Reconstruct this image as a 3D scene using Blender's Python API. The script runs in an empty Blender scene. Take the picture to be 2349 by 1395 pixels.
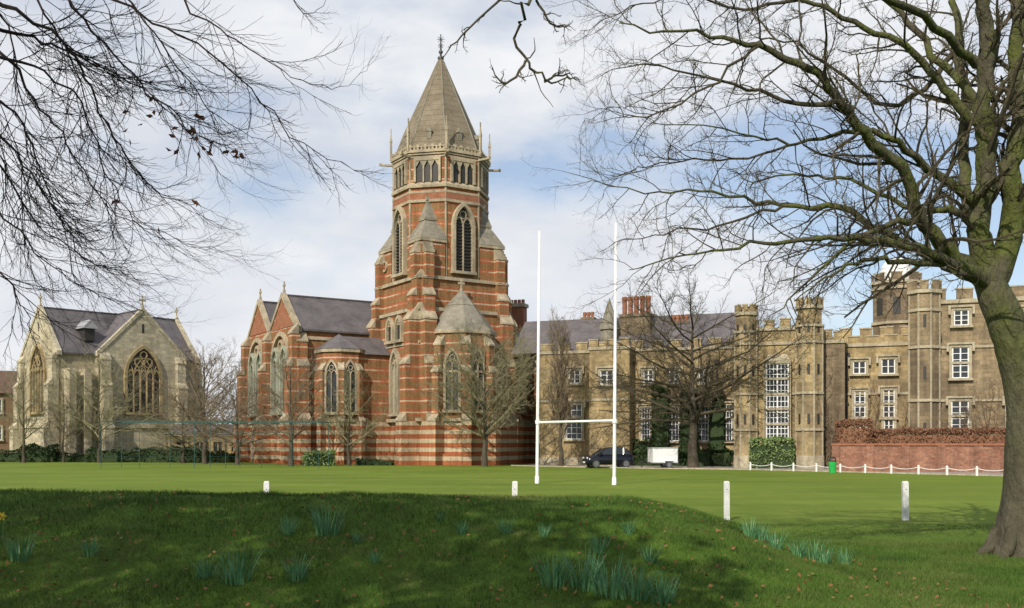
import bpy, math, random
import numpy as np
from math import radians, sin, cos, pi, sqrt, acos, atan2
from mathutils import Vector, Matrix, noise
random.seed(11); np.random.seed(5)
SC=bpy.context.scene
EYE=1.94; FP=2300.0; CX=1174.5; HV=1017.0
def gx(u,d): return (u-CX)/FP*d
def gz(v,d): return EYE+(HV-v)/FP*d
def P3(u,v,d): return Vector((gx(u,d),d,gz(v,d)))
class Frame:
    def __init__(s,x,y,a): s.x=x;s.y=y;s.deg=a;s.c=cos(radians(a));s.s=sin(radians(a))
    def w(s,lx,ly): return (s.x+lx*s.c-ly*s.s, s.y+lx*s.s+ly*s.c)
    def lx(s,u,ly):
        t=(u-CX)/FP; return (t*(s.y+ly*s.c)-s.x+ly*s.s)/(s.c-t*s.s)
    def ly(s,u,lx):
        t=(u-CX)/FP; return (s.x+lx*s.c-t*(s.y+lx*s.s))/(s.s+t*s.c)
    def z(s,v,lx,ly): return gz(v,s.w(lx,ly)[1])
# ---------------------------------------------------------------- materials
def newmat(name):
    m=bpy.data.materials.new(name); m.use_nodes=True
    nt=m.node_tree; b=nt.nodes['Principled BSDF']; return m,nt,b
def N(nt,t,**k):
    n=nt.nodes.new(t)
    for a,v in k.items(): setattr(n,a,v)
    return n
def rgb(c): return (c[0],c[1],c[2],1.0)
def mixc(nt,fac,a,b,blend='MIX'):
    n=nt.nodes.new('ShaderNodeMix'); n.data_type='RGBA'; n.blend_type=blend
    for s,val in ((n.inputs[0],fac),(n.inputs[6],a),(n.inputs[7],b)):
        if isinstance(val,(int,float)): s.default_value=val
        elif isinstance(val,tuple): s.default_value=rgb(val)
        else: nt.links.new(val,s)
    return n.outputs[2]
def noi(nt,co,scale,detail=5,rough=.6):
    n=N(nt,'ShaderNodeTexNoise'); n.inputs['Scale'].default_value=scale; n.inputs['Detail'].default_value=detail
    n.inputs['Roughness'].default_value=rough; nt.links.new(co,n.inputs['Vector']); return n.outputs['Fac']
def ramp(nt,fac,stops,mode='LINEAR'):
    r=N(nt,'ShaderNodeValToRGB'); cr=r.color_ramp; cr.interpolation=mode
    while len(cr.elements)<len(stops): cr.elements.new(0.5)
    for e,(p,c) in zip(cr.elements,stops):
        e.position=p; e.color=rgb(c) if isinstance(c,tuple) else (c,c,c,1)
    nt.links.new(fac,r.inputs[0]); return r.outputs[0]
def coord(nt,mapscale=None):
    t=N(nt,'ShaderNodeTexCoord'); o=t.outputs['Object']
    if mapscale:
        m=N(nt,'ShaderNodeMapping'); m.inputs['Scale'].default_value=mapscale; nt.links.new(o,m.inputs[0]); o=m.outputs[0]
    return o
def bump(nt,b,h,st=.4,dist=.05):
    n=N(nt,'ShaderNodeBump'); n.inputs['Strength'].default_value=st; n.inputs['Distance'].default_value=dist
    nt.links.new(h,n.inputs['Height']); nt.links.new(n.outputs[0],b.inputs['Normal'])
def M2(name,c1,c2,scale=2.,rough=.85,bs=.3,scale2=None,ms=None,c3=None,bd=.05,streak=0,course=0,zgreen=None):
    m,nt,b=newmat(name); co=coord(nt,ms)
    a=noi(nt,co,scale); f=ramp(nt,a,[(.32,0.),(.68,1.)])
    col=mixc(nt,f,c1,c2)
    f2=noi(nt,co,scale2 or scale*7,6)
    r2=ramp(nt,f2,[(.35,.7),(.7,1.2)])
    col=mixc(nt,.8,col,r2,'MULTIPLY')
    if c3:
        f3=ramp(nt,noi(nt,co,scale*.35),[(.5,0.),(.62,1.)]); col=mixc(nt,f3,col,c3)
    if streak:
        st=noi(nt,coord(nt,(1.6,1.6,.16)),1.,5); col=mixc(nt,streak,col,ramp(nt,st,[(.38,.5),(.6,1.08)]),'MULTIPLY')
    if course or zgreen:
        sp=N(nt,'ShaderNodeSeparateXYZ'); nt.links.new(coord(nt),sp.inputs[0])
    if course:
        br=N(nt,'ShaderNodeTexBrick'); cx=N(nt,'ShaderNodeCombineXYZ'); ad=N(nt,'ShaderNodeMath',operation='ADD'); nt.links.new(sp.outputs[0],ad.inputs[0]); nt.links.new(sp.outputs[1],ad.inputs[1])
        nt.links.new(ad.outputs[0],cx.inputs[0]); nt.links.new(sp.outputs[2],cx.inputs[1]); nt.links.new(cx.outputs[0],br.inputs['Vector'])
        br.inputs['Scale'].default_value=1.; br.inputs['Brick Width'].default_value=course*2.2; br.inputs['Row Height'].default_value=course; br.inputs['Mortar Size'].default_value=course*.06
        br.inputs['Color1'].default_value=(.68,.68,.69,1); br.inputs['Color2'].default_value=(1.2,1.17,1.1,1); br.inputs['Mortar'].default_value=(.75,.73,.69,1)
        col=mixc(nt,.75,col,br.outputs['Color'],'MULTIPLY')
    if zgreen:
        mr=N(nt,'ShaderNodeMapRange'); nt.links.new(sp.outputs[2],mr.inputs[0]); mr.inputs[1].default_value=1.5; mr.inputs[2].default_value=5.; mr.inputs[3].default_value=.12; mr.inputs[4].default_value=1.
        g=N(nt,'ShaderNodeMath',operation='MULTIPLY'); nt.links.new(mr.outputs[0],g.inputs[0]); nt.links.new(ramp(nt,noi(nt,co,scale*1.3),[(.40,.12),(.58,1.)]),g.inputs[1])
        col=mixc(nt,g.outputs[0],col,mixc(nt,.8,zgreen,r2,'MULTIPLY'))
    nt.links.new(col,b.inputs['Base Color']); b.inputs['Roughness'].default_value=rough
    b.inputs['Specular IOR Level'].default_value=.25
    bump(nt,b,f2,bs,bd); return m
def plain(name,c,rough=.5,metal=0,spec=.5):
    m,nt,b=newmat(name); co=coord(nt); r=ramp(nt,noi(nt,co,3.),[(.3,.85),(.7,1.08)])
    nt.links.new(mixc(nt,1.,c,r,'MULTIPLY'),b.inputs['Base Color'])
    b.inputs['Roughness'].default_value=rough; b.inputs['Metallic'].default_value=metal; b.inputs['Specular IOR Level'].default_value=spec
    return m
def banded(name):
    m,nt,b=newmat(name); co=coord(nt); sp=N(nt,'ShaderNodeSeparateXYZ'); nt.links.new(co,sp.inputs[0]); z=sp.outputs[2]
    def frac(per,off=0):
        a=N(nt,'ShaderNodeMath',operation='MULTIPLY_ADD'); nt.links.new(z,a.inputs[0]); a.inputs[1].default_value=1/per; a.inputs[2].default_value=off
        f=N(nt,'ShaderNodeMath',operation='FRACT'); nt.links.new(a.outputs[0],f.inputs[0]); return f.outputs[0]
    n1=noi(nt,co,1.3); n2=noi(nt,co,9.,3)
    brown=mixc(nt,n1,(.19,.11,.048),(.31,.185,.085)); 
    red=mixc(nt,n1,(.31,.095,.04),(.40,.145,.065)); cream=mixc(nt,n1,(.42,.335,.215),(.57,.475,.325))
    A=frac(1.02)
    ir=ramp(nt,A,[(0,0.),(.36,1.),(.84,0.)],'CONSTANT')
    ic=ramp(nt,A,[(0,0.),(.52,1.),(.66,0.)],'CONSTANT')
    up=mixc(nt,ir,brown,red)
    B=frac(.34); jr=ramp(nt,B,[(0,0.),(.62,1.),(.9,0.)],'CONSTANT'); up=mixc(nt,mixc(nt,.35,(0,0,0),jr),up,red)
    pa=ramp(nt,noi(nt,coord(nt,(1,1,.5)),.55,2),[(.42,.2),(.50,1.)]); ic2=N(nt,'ShaderNodeMath',operation='MULTIPLY'); nt.links.new(ic,ic2.inputs[0]); nt.links.new(pa,ic2.inputs[1])
    up=mixc(nt,ic2.outputs[0],up,cream)
    C=frac(.78); lo=mixc(nt,ramp(nt,C,[(0,0.),(.52,1.)],'CONSTANT'),red,cream)
    cmp=N(nt,'ShaderNodeMath',operation='LESS_THAN'); nt.links.new(z,cmp.inputs[0]); cmp.inputs[1].default_value=3.9
    col=mixc(nt,cmp.outputs[0],up,lo)
    col=mixc(nt,.9,col,ramp(nt,n2,[(.3,.6),(.7,1.25)]),'MULTIPLY')
    st=noi(nt,coord(nt,(2.5,2.5,.22)),1.,5); col=mixc(nt,.6,col,ramp(nt,st,[(.38,.58),(.6,1.08)]),'MULTIPLY')
    nt.links.new(col,b.inputs['Base Color']); b.inputs['Roughness'].default_value=.9; b.inputs['Specular IOR Level'].default_value=.2
    bump(nt,b,n2,.5,.05); return m
def courses(name,c1,c2,row,rough=.8,amp=.75):
    m,nt,b=newmat(name); co=coord(nt); sp=N(nt,'ShaderNodeSeparateXYZ'); nt.links.new(co,sp.inputs[0])
    a=N(nt,'ShaderNodeMath',operation='MULTIPLY'); nt.links.new(sp.outputs[2],a.inputs[0]); a.inputs[1].default_value=1/row
    f=N(nt,'ShaderNodeMath',operation='FRACT'); nt.links.new(a.outputs[0],f.inputs[0])
    col=mixc(nt,ramp(nt,noi(nt,co,.9),[(.35,0.),(.65,1.)]),c1,c2)
    col=mixc(nt,1.,col,ramp(nt,f.outputs[0],[(0,amp),(.25,1.)]),'MULTIPLY')
    col=mixc(nt,.8,col,ramp(nt,noi(nt,co,6.),[(.3,.72),(.7,1.2)]),'MULTIPLY')
    nt.links.new(col,b.inputs['Base Color']); b.inputs['Roughness'].default_value=rough
    bump(nt,b,f.outputs[0],.5,.04); return m
BAND=banded('banded_brick')
STONE=M2('pale_stone',(.37,.305,.205),(.49,.415,.29),1.2,.9,.4,8,c3=(.27,.235,.17),streak=.45)
LSTONE=M2('lichen_stone_roof',(.20,.18,.14),(.29,.265,.21),1.5,.9,.4,9,c3=(.16,.148,.115))
SPIRE=courses('spire_stone_tiles',(.155,.125,.082),(.22,.182,.125),.55,.9,.68)
SLATE=courses('slate_roof',(.085,.075,.078),(.135,.12,.122),.24,.55,.7)
MSTONE=M2('memorial_stone',(.45,.40,.285),(.56,.505,.375),.7,.9,.3,5,c3=(.37,.325,.225),streak=.35,course=.35)
YSTONE=M2('buff_school_stone',(.33,.25,.13),(.46,.36,.20),.8,.9,.4,7,c3=(.24,.185,.11),streak=.5,course=.3)
DSTONE=M2('dark_stone_weathered_and_shade',(.17,.13,.085),(.24,.19,.125),1.1,.9,.4,8,streak=.6,course=.3)  # dark stone of chimneys and lookout tower; also paints shade beside the gatehouse
GSTONE=M2('grey_dressed_stone',(.36,.31,.215),(.48,.42,.30),1.5,.9,.3,8,streak=.4)
RBRICK=M2('red_brick',(.25,.095,.05),(.34,.155,.09),1.6,.9,.3,10)
BRWALL=M2('garden_wall_brick',(.26,.12,.08),(.34,.19,.13),1.5,.9,.3,7,streak=.5,course=.14)
GLASS=plain('window_glass',(.035,.04,.045),.12)
DARK=plain('dark_louvre',(.03,.027,.024),.6)
WHITE=plain('white_paint',(.78,.78,.76),.45)
LEAD=plain('lead_grey',(.33,.34,.35),.5)
BLACK=plain('black_metal',(.02,.02,.02),.4)
TEAL=plain('teal_pole_paint',(.02,.09,.085),.5)
GREENB=plain('green_plastic',(.02,.38,.07),.35)
COPPER=M2('copper_green_stone',(.28,.31,.24),(.40,.40,.30),2.,.9,.3)
# ---------------------------------------------------------------- mesh helpers
class MB:
    def __init__(s): s.v=[];s.f=[];s.m=[]
    def add(s,vs,fs,mi=0,M=None):
        o=len(s.v)
        if M is not None: s.v.extend([(M@Vector(p))[:] for p in vs])
        else: s.v.extend([tuple(p) for p in vs])
        for f in fs: s.f.append([i+o for i in f]); s.m.append(mi)
    def box(s,x0,x1,y0,y1,z0,z1,mi=0,M=None):
        s.prism([(x0,y0),(x1,y0),(x1,y1),(x0,y1)],z0,z1,mi,M)
    def prism(s,p,z0,z1,mi=0,M=None,top=None):
        n=len(p); q=top or p
        vs=[(a,b,z0) for a,b in p]+[(a,b,z1) for a,b in q]
        fs=[[i,(i+1)%n,n+(i+1)%n,n+i] for i in range(n)]+[list(range(n))[::-1],list(range(n,2*n))]
        s.add(vs,fs,mi,M)
    def cone(s,p,z0,ap,mi=0,M=None):
        n=len(p); s.add([(a,b,z0) for a,b in p]+[ap],[[i,(i+1)%n,n] for i in range(n)]+[list(range(n))[::-1]],mi,M)
    def ext(s,p,y0,y1,mi=0,M=None):
        n=len(p); vs=[(a,y0,b) for a,b in p]+[(a,y1,b) for a,b in p]
        fs=[[i,(i+1)%n,n+(i+1)%n,n+i][::-1] for i in range(n)]+[list(range(n)),list(range(n,2*n))[::-1]]
        s.add(vs,fs,mi,M)
    def ring(s,po,pi_,y0,y1,mi=0,M=None,closed=False):
        n=len(po); vs=[(a,y0,b) for a,b in po]+[(a,y0,b) for a,b in pi_]+[(a,y1,b) for a,b in po]+[(a,y1,b) for a,b in pi_]
        fs=[]; R=range(n if closed else n-1)
        for i in R:
            j=(i+1)%n
            fs+=[[i,j,n+j,n+i],[i,2*n+i,2*n+j,j],[n+i,n+j,3*n+j,3*n+i]]
        if not closed: fs+=[[0,n,3*n,2*n],[n-1,3*n-1,4*n-1,2*n-1]]
        s.add(vs,fs,mi,M)
    def tube(s,pts,rad,k=4,mi=0,M=None):
        n=len(pts); o=len(s.v); V=s.v
        ref=Vector((0.31,0.22,0.92)); 
        for i in range(n):
            p=pts[i]; t=(pts[min(i+1,n-1)]-pts[max(i-1,0)])
            a=t.cross(ref)
            if a.length<1e-6: a=t.cross(Vector((1,0,0)))
            a.normalize(); b=t.cross(a); b.normalize(); r=rad[i]
            for j in range(k):
                th=2*pi*j/k; q=p+a*(cos(th)*r)+b*(sin(th)*r)
                if M is not None: q=M@q
                V.append((q.x,q.y,q.z))
        for i in range(n-1):
            for j in range(k):
                j2=(j+1)%k; s.f.append([o+i*k+j,o+i*k+j2,o+(i+1)*k+j2,o+(i+1)*k+j]); s.m.append(mi)
        s.f.append([o+(n-1)*k+j for j in range(k)]); s.m.append(mi)
def link(o): SC.collection.objects.link(o)
def root(name,label,cat,x=0,y=0,a=0,z=0,group=None):
    o=bpy.data.objects.new(name,None); o.location=(x,y,z); o.rotation_euler=(0,0,radians(a)); o.empty_display_size=.3
    link(o); o['label']=label; o['category']=cat
    if group:o['group']=group
    return o
def part(par,name,mb,mats,label=None,smooth=False,top=None):
    me=bpy.data.meshes.new(name); me.from_pydata(mb.v,[],mb.f); 
    for m in mats: me.materials.append(m)
    if len(mats)>1: me.polygons.foreach_set('material_index',mb.m)
    if smooth: me.polygons.foreach_set('use_smooth',[True]*len(mb.f))
    me.update(); o=bpy.data.objects.new(name,me); link(o)
    if par: o.parent=par
    if label:o['label']=label
    if top:
        o['label']=top[0]; o['category']=top[1]
        if len(top)>2:o['group']=top[2]
    return o
def quadmesh(par,name,C,S,mats,kind=None,flat=0.0,aspect=.6,label=None):
    n=len(C); A=np.random.normal(size=(n,3)); B=np.random.normal(size=(n,3))
    if flat: A[:,2]*=1-flat; B[:,2]*=1-flat
    A/=np.linalg.norm(A,axis=1)[:,None]; B-=A*np.sum(A*B,axis=1)[:,None]; B/=np.linalg.norm(B,axis=1)[:,None]
    A*=S[:,None]; B*=S[:,None]*aspect
    V=np.stack([C-A,C-B,C+A,C+B],1).reshape(-1,3)
    return rawmesh(par,name,V,4,mats,label)
def rawmesh(par,name,V,k,mats,label=None):
    n=len(V)//k; me=bpy.data.meshes.new(name); me.vertices.add(n*k); me.vertices.foreach_set('co',V.astype(np.float32).ravel())
    me.loops.add(n*k); me.loops.foreach_set('vertex_index',np.arange(n*k,dtype=np.int32))
    me.polygons.add(n); me.polygons.foreach_set('loop_start',np.arange(0,n*k,k,dtype=np.int32)); me.polygons.foreach_set('loop_total',np.full(n,k,dtype=np.int32))
    for m in mats: me.materials.append(m)
    me.update(calc_edges=True); o=bpy.data.objects.new(name,me); link(o)
    if par:o.parent=par
    if label:o['label']=label
    return o
def ngon(n,r,cx=0,cy=0,off=None):
    off=pi/n if off is None else off
    return [(cx+r*cos(off+2*pi*i/n),cy+r*sin(off+2*pi*i/n)) for i in range(n)]
def RZ(a): return Matrix.Rotation(radians(a),4,'Z')
def T(x,y,z=0): return Matrix.Translation((x,y,z))
def circ(cx,cz,r,n=14): return [(cx+r*cos(2*pi*k/n),cz+r*sin(2*pi*k/n)) for k in range(n)]
# ---------------------------------------------------------------- windows
def archpts(w,z0,zs,rise,n=7):
    a=w/2; c=(rise*rise-a*a)/(2*a); R=a+c; th=acos(max(-1,min(1,-c/R))); L=[]
    for i in range(n+1):
        t=pi+(th-pi)*i/n; L.append((c+R*cos(t),zs+R*sin(t)))
    return [(-a,z0)]+L+[(-x,z) for x,z in L[::-1][1:]]+[(a,z0)]
def archz(w,zs,rise,x):
    a=w/2; c=(rise*rise-a*a)/(2*a); R=a+c; return zs+sqrt(max(0,R*R-(abs(x)+c)**2))
def lancet(par,M,w,z0,zs,rise,lights=2,sur=.22,depth=.32,gm=None,sm=None,louvre=False,trac=True,label=None):
    gm=gm or GLASS; sm=sm or STONE
    g=MB(); A=archpts(w,z0,zs,rise); g.add([(x,-.04,z) for x,z in A],[list(range(len(A)))],0,M)
    if louvre:
        z=z0+.2
        while z<zs+rise*.6:
            hw=w/2 if z<zs else max(.1,w/2*(1-(z-zs)/rise)); g.box(-hw,hw,-.16,-.05,z,z+.08,0,M); z+=.3
    wo=part(par,'window',g,[gm],label)
    f=MB(); O=archpts(w+2*sur,z0,zs,rise+sur*1.3); f.ring(O,A,-depth,0,0,M)
    f.box(-w/2-sur*1.3,w/2+sur*1.3,-depth-.1,0,z0-.25,z0,0,M)
    bw=min(.13,w*.07)
    lw=w/lights
    for i in range(1,lights):
        x=-w/2+lw*i; zt=archz(w,zs,rise,x) if not trac else zs+.12
        f.box(x-bw/2,x+bw/2,-.22,-.05,z0,zt,0,M)
    if trac:
        for i in range(lights):
            xc=-w/2+lw*(i+.5); r=lw*.75; a=archpts(lw-bw,zs-.01,zs,r,4)[1:-1]; a2=archpts(lw+bw*.6,zs-.01,zs,r+bw*1.3,4)[1:-1]
            f.ring(a2,a,-.21,-.05,0,M@T(xc,0))
        if lights==2:
            pass_c=[(0,zs+rise*.55,w*.17)]
        else: pass_c=[(-w*.14,zs+rise*.48,w*.12),(w*.14,zs+rise*.48,w*.12),(0,zs+rise*.76,w*.09)]
        for cx,cz,r in pass_c:
            f.ring(circ(cx,cz,r+bw*.8,12),circ(cx,cz,r,12),-.2,-.05,0,M,closed=True)
        if lights>3:
            for i in range(1,lights):
                x=-w/2+lw*i
                for sg in(-1,1):
                    pts=[];
                    for k in range(6):
                        tt=k/5; xx=x+sg*tt*tt*lw*1.3; zz=zs+tt*rise*.62
                        if zz<archz(w,zs,rise,xx)-.02 and abs(xx)<w/2: pts.append(Vector((xx,-.13,zz)))
                    if len(pts)>1: f.tube(pts,[bw*.5]*len(pts),4,0,M)
    part(wo,'frame',f,[sm])
    return wo
def rectwin(par,M,x0,x1,z0,z1,cols=2,rows=3,sur=.2,sm=None,barw=.07,hood=True,trans=None,gm=None,label=None,bm=None):
    sm=sm or GSTONE
    g=MB(); g.add([(x0,-.03,z0),(x1,-.03,z0),(x1,-.03,z1),(x0,-.03,z1)],[[0,1,2,3]],0,M); wo=part(par,'window',g,[gm or GLASS],label)
    f=MB()
    f.box(x0-sur,x0,-.2,0,z0,z1,0,M); f.box(x1,x1+sur,-.2,0,z0,z1,0,M); f.box(x0-sur,x1+sur,-.2,0,z1,z1+sur,0,M)
    f.box(x0-sur*1.4,x1+sur*1.4,-.3,0,z0-sur*.8,z0,0,M)
    if hood:
        f.box(x0-sur*1.9,x1+sur*1.9,-.32,0,z1+sur,z1+sur+.14,0,M); f.box(x0-sur*1.9,x0-sur*1.1,-.32,0,z1-.3,z1+sur,0,M); f.box(x1+sur*1.1,x1+sur*1.9,-.32,0,z1-.3,z1+sur,0,M)
    b=barw
    f.box(x0,x0+b,-.12,-.04,z0,z1,1,M); f.box(x1-b,x1,-.12,-.04,z0,z1,1,M)
    for i in range(1,cols):
        x=x0+(x1-x0)*i/cols; ww=b*(1.3 if (cols%2==0 and i==cols//2) else .55); f.box(x-ww/2,x+ww/2,-.11,-.04,z0,z1,1,M)
    for i in range(rows+1):
        z=z0+(z1-z0)*i/rows; z=min(max(z,z0+b/2),z1-b/2); ww=b*(.6 if 0<i<rows else 1); f.box(x0,x1,-.105,-.045,z-ww/2,z+ww/2,1,M)
    if trans:
        for t in trans: z=z0+(z1-z0)*t; f.box(x0,x1,-.19,-.03,z-.09,z+.09,0,M)
    part(wo,'frame',f,[sm,bm or WHITE]); return wo
def crenel(mb,x0,x1,y,z,w=.85,h=.75,gap=.6,t=.35,mi=0,M=None,cap=1):
    L=x1-x0; n=max(1,int(round((L+gap)/(w+gap)))); k=(L+gap)/n; w2=k-gap
    for i in range(n):
        a=x0+i*k; hh=h+random.uniform(-.05,.04); mb.box(a,a+w2,y,y+t,z,z+hh,mi,M); mb.box(a-.05,a+w2+.05,y-.05,y+t+.05,z+hh,z+hh+.1,cap,M)
def octcrenel(mb,r,z,M=None,mi=0,h=.7,cap=1):
    for i in range(8):
        a=360/8*i; ap=r*cos(pi/8); Mi=(M or Matrix())@RZ(a)
        mb.box(-r*.2,r*.2,-ap,-ap+.22,z,z+h,mi,Mi); mb.box(-r*.23,r*.23,-ap-.03,-ap+.25,z+h,z+h+.09,cap,Mi)
def buttress(mw,M,xc,y,w,st,mi=0,ci=1):
    z0=0
    for k,(z1,pr) in enumerate(st):
        nx=st[k+1][1] if k+1<len(st) else 0
        mw.box(xc-w/2,xc+w/2,y-pr,y+.2,z0,z1,mi,M)
        s=(pr-nx)*1.5
        vs=[(xc-w/2-.05,y-pr-.06,z1),(xc+w/2+.05,y-pr-.06,z1),(xc+w/2+.05,y-nx+.05,z1),(xc-w/2-.05,y-nx+.05,z1),
            (xc-w/2-.05,y-pr-.06,z1+.15),(xc+w/2+.05,y-pr-.06,z1+.15),(xc+w/2+.05,y-nx+.05,z1+.15+s),(xc-w/2-.05,y-nx+.05,z1+.15+s)]
        mw.add(vs,[[0,3,2,1],[0,1,5,4],[1,2,6,5],[2,3,7,6],[3,0,4,7],[4,5,6,7]],ci,M)
        z0=z1+.002
def gable(mw,mr,M,hw,y0,y1,ze,zr,wi=0,ri=0,ci=1,over=.3,t=.18):
    mw.ext([(-hw,0),(hw,0),(hw,ze),(0,zr),(-hw,ze)],y0,y1,wi,M)
    s=(zr-ze)/hw
    for sg in(-1,1):
        xo=sg*(hw+over); zo=ze-over*s
        p=[(xo,zo+.02),(0,zr+.02),(0,zr+.02+t),(xo,zo+t+.02)]
        if sg>0:p=p[::-1]
        mr.ext(p,y0+.42,y1,ri,M)
        q=[(xo*1.02,zo-.1),(0,zr-.05),(0,zr+.45),(xo*1.02,zo+.38)]
        if sg>0:q=q[::-1]
        mw.ext(q,y0-.1,y0+.4,ci,M)
    mr.box(-.12,.12,y0+.42,y1,zr+t-.02,zr+t+.12,ri,M)
def finial(mb,x,y,z,h,mi=1,M=None,r=.06):
    mb.box(x-r,x+r,y-r,y+r,z,z+h,mi,M); mb.box(x-h*.3,x+h*.3,y-r*.8,y+r*.8,z+h*.55,z+h*.72,mi,M)
    mb.prism(ngon(6,r*2.4,x,y),z,z+h*.2,mi,M)
# ================================================================ MAIN CHAPEL
CH=Frame(-6.82,96,32.5)
ch=root('chapel','banded red brick and cream stone Gothic chapel with octagonal tower','church',CH.x,CH.y,CH.deg)
W=MB(); R=MB()
def sq(h,z0,z1,mi=0): W.box(-h,h,-h,h,z0,z1,mi)
sq(4.95,0,1.0,0); sq(4.7,1.0,13.9); sq(5.1,3.9,4.2,1) ; sq(4.88,13.9,14.2,1); sq(4.4,14.2,16.8); sq(4.6,16.8,17.1,1)
sq(4.82,10.9,11.15,1)
ap=4.15; Ro=ap/cos(pi/8)
W.prism(ngon(8,Ro),17.1,28.4,0)
for z0,z1,e in((24.05,24.3,.16),(24.9,25.1,.12),(25.4,25.65,.22),(28.15,28.3,.1),(28.4,28.55,.18),(28.6,28.78,.3)):
    W.prism(ngon(8,Ro+e),z0,z1,1)
W.prism(ngon(8,Ro+.1),24.3,24.9,2)
W.prism(ngon(8,Ro+.22),25.65,25.9,1,None,ngon(8,Ro+.02))
for i in range(8):
    Mi=RZ(45*i); ha=(Ro+.28)*sin(pi/8)-.05; yy=-(Ro+.28)*cos(pi/8)
    W.box(-ha,ha,yy,yy+.18,28.78,28.88,1,Mi); W.box(-ha,ha,yy,yy+.18,29.08,29.16,1,Mi)
    k=10
    for j in range(k):
        x=-ha+2*ha*(j+.5)/k; W.box(x-.08,x+.08,yy+.02,yy+.16,28.88,29.08,1,Mi)
        if j%2==0: W.box(x-.12,x+.12,yy,yy+.18,29.16,29.32,1,Mi)
    Mv=RZ(45*i+22.5)
    yv=-(Ro+.24)
    W.prism(ngon(4,.14,0,yv),28.78,30.5,1,Mv); W.cone(ngon(4,.18,0,yv),30.5,(0,yv,31.7),1,Mv); W.box(-.05,.05,yv-.05,yv+.05,31.4,31.8,1,Mv)
    W.prism([(-.08,-Ro-1.15),(.08,-Ro-1.15),(.14,-Ro+.2),(-.14,-Ro+.2)],28.2,28.38,1,Mv); W.box(-.11,.11,-Ro-1.35,-Ro-1.1,28.22,28.45,1,Mv)
    W.tube([Vector((0,-Ro-.0,17.2)),Vector((0,-Ro-.0,28.3))],[.11,.11],5,1,Mv)
part(ch,'wall',W,[BAND,STONE,RBRICK],'banded brick tower with stone string courses and parapet')
for sx in(-1,1):
    for sy in(-1,1):
        C=MB()
        cx,cy=3.12*sx,3.12*sy
        C.box(cx-1.22,cx+1.22,cy-1.22,cy+1.22,17.1,20.2,0)
        C.box(cx-1.34,cx+1.34,cy-1.34,cy+1.34,20.2,20.45,1)
        b=[(cx-1.36,cy-1.36),(cx+1.36,cy-1.36),(cx+1.36,cy+1.36),(cx-1.36,cy+1.36)]
        ax,ay=2.72*sx,2.72*sy
        C.prism(b,20.45,22.3,2,None,[(ax+(x-cx)*.55,ay+(y-cy)*.55) for x,y in b])
        for q in range(4):
            zz=20.45+q*.45; f_=1-.12*q; C.box(cx*(1-.03*q)-1.3*f_,cx*(1-.03*q)+1.3*f_,cy*(1-.03*q)-1.3*f_,cy*(1-.03*q)+1.3*f_,zz,zz+.16,1)
        t2=[(ax+(x-cx)*.62,ay+(y-cy)*.62) for x,y in b]
        C.prism(t2,22.3,22.5,1); C.cone([(ax+(x-cx)*.6,ay+(y-cy)*.6) for x,y in b],22.5,(2.95*sx,2.95*sy,24.5),2)
        C.box(2.95*sx-.2,2.95*sx+.2,2.95*sy-.2,2.95*sy+.2,24.2,24.55,1)
        part(ch,'turret',C,[BAND,STONE,LSTONE],'square corner turret with pyramidal stone roof')
for a in(0,-90,90,180):
    for sx in(-1,1):
        B=MB()
        buttress(B,RZ(a),sx*4.05,-4.7,1.2,[(3.9,1.75),(9.0,1.35),(13.0,.95)])
        buttress(B,RZ(a),sx*3.9,-4.4,1.0,[(15.2,.85),(16.75,.45)])
        Mz=RZ(a)
        B.box(sx*3.75-.42,sx*3.75+.42,-4.95,-4.3,16.9,19.1,0,Mz)
        for st in range(4):
            B.box(sx*3.75-.46,sx*3.75+.46,-5.0+st*.16,-4.3,19.1+st*.25,19.35+st*.25,1,Mz)
        part(ch,'buttress',B,[BAND,STONE])
S=MB()
prf=[(4.5,28.75),(4.2,29.5),(3.55,31.2),(.12,38.85)]
for (r0,z0),(r1,z1) in zip(prf[:-1],prf[1:]): S.prism(ngon(8,r0),z0,z1,0,None,ngon(8,r1))
for i in range(8):
    t=pi/8+i*pi/4
    S.tube([Vector((r*cos(t),r*sin(t),z)) for r,z in prf],[.08,.08,.08,.05],5,1)
for a in (0,45,90,-45,-90):
    S.box(-.2,.2,-3.75,-2.9,30.0,30.7,1,RZ(a)); S.ext([(-.3,30.7),(.3,30.7),(0,31.2)],-3.8,-2.6,1,RZ(a))
part(ch,'spire',S,[SPIRE,LSTONE])
Fi=MB(); Fi.tube([Vector((0,0,38.6)),Vector((0,0,41.1))],[.13,.05],6); Fi.prism(ngon(8,.3),38.7,38.9); Fi.prism(ngon(8,.2),39.3,39.5)
for z,r in((40.0,.3),(40.6,.36)):
    for a in range(0,180,45):
        Fi.tube([Vector((-r*cos(radians(a)),0,z-r*sin(radians(a)))),Vector((r*cos(radians(a)),0,z+r*sin(radians(a))))],[.03]*2,4,0,RZ(-30))
part(ch,'finial',Fi,[BLACK])
for a in(0,-90,90): lancet(ch,RZ(a)@T(0,-ap),1.75,17.75,22.0,1.75,2,.3,.42,DARK,STONE,True)
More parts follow.
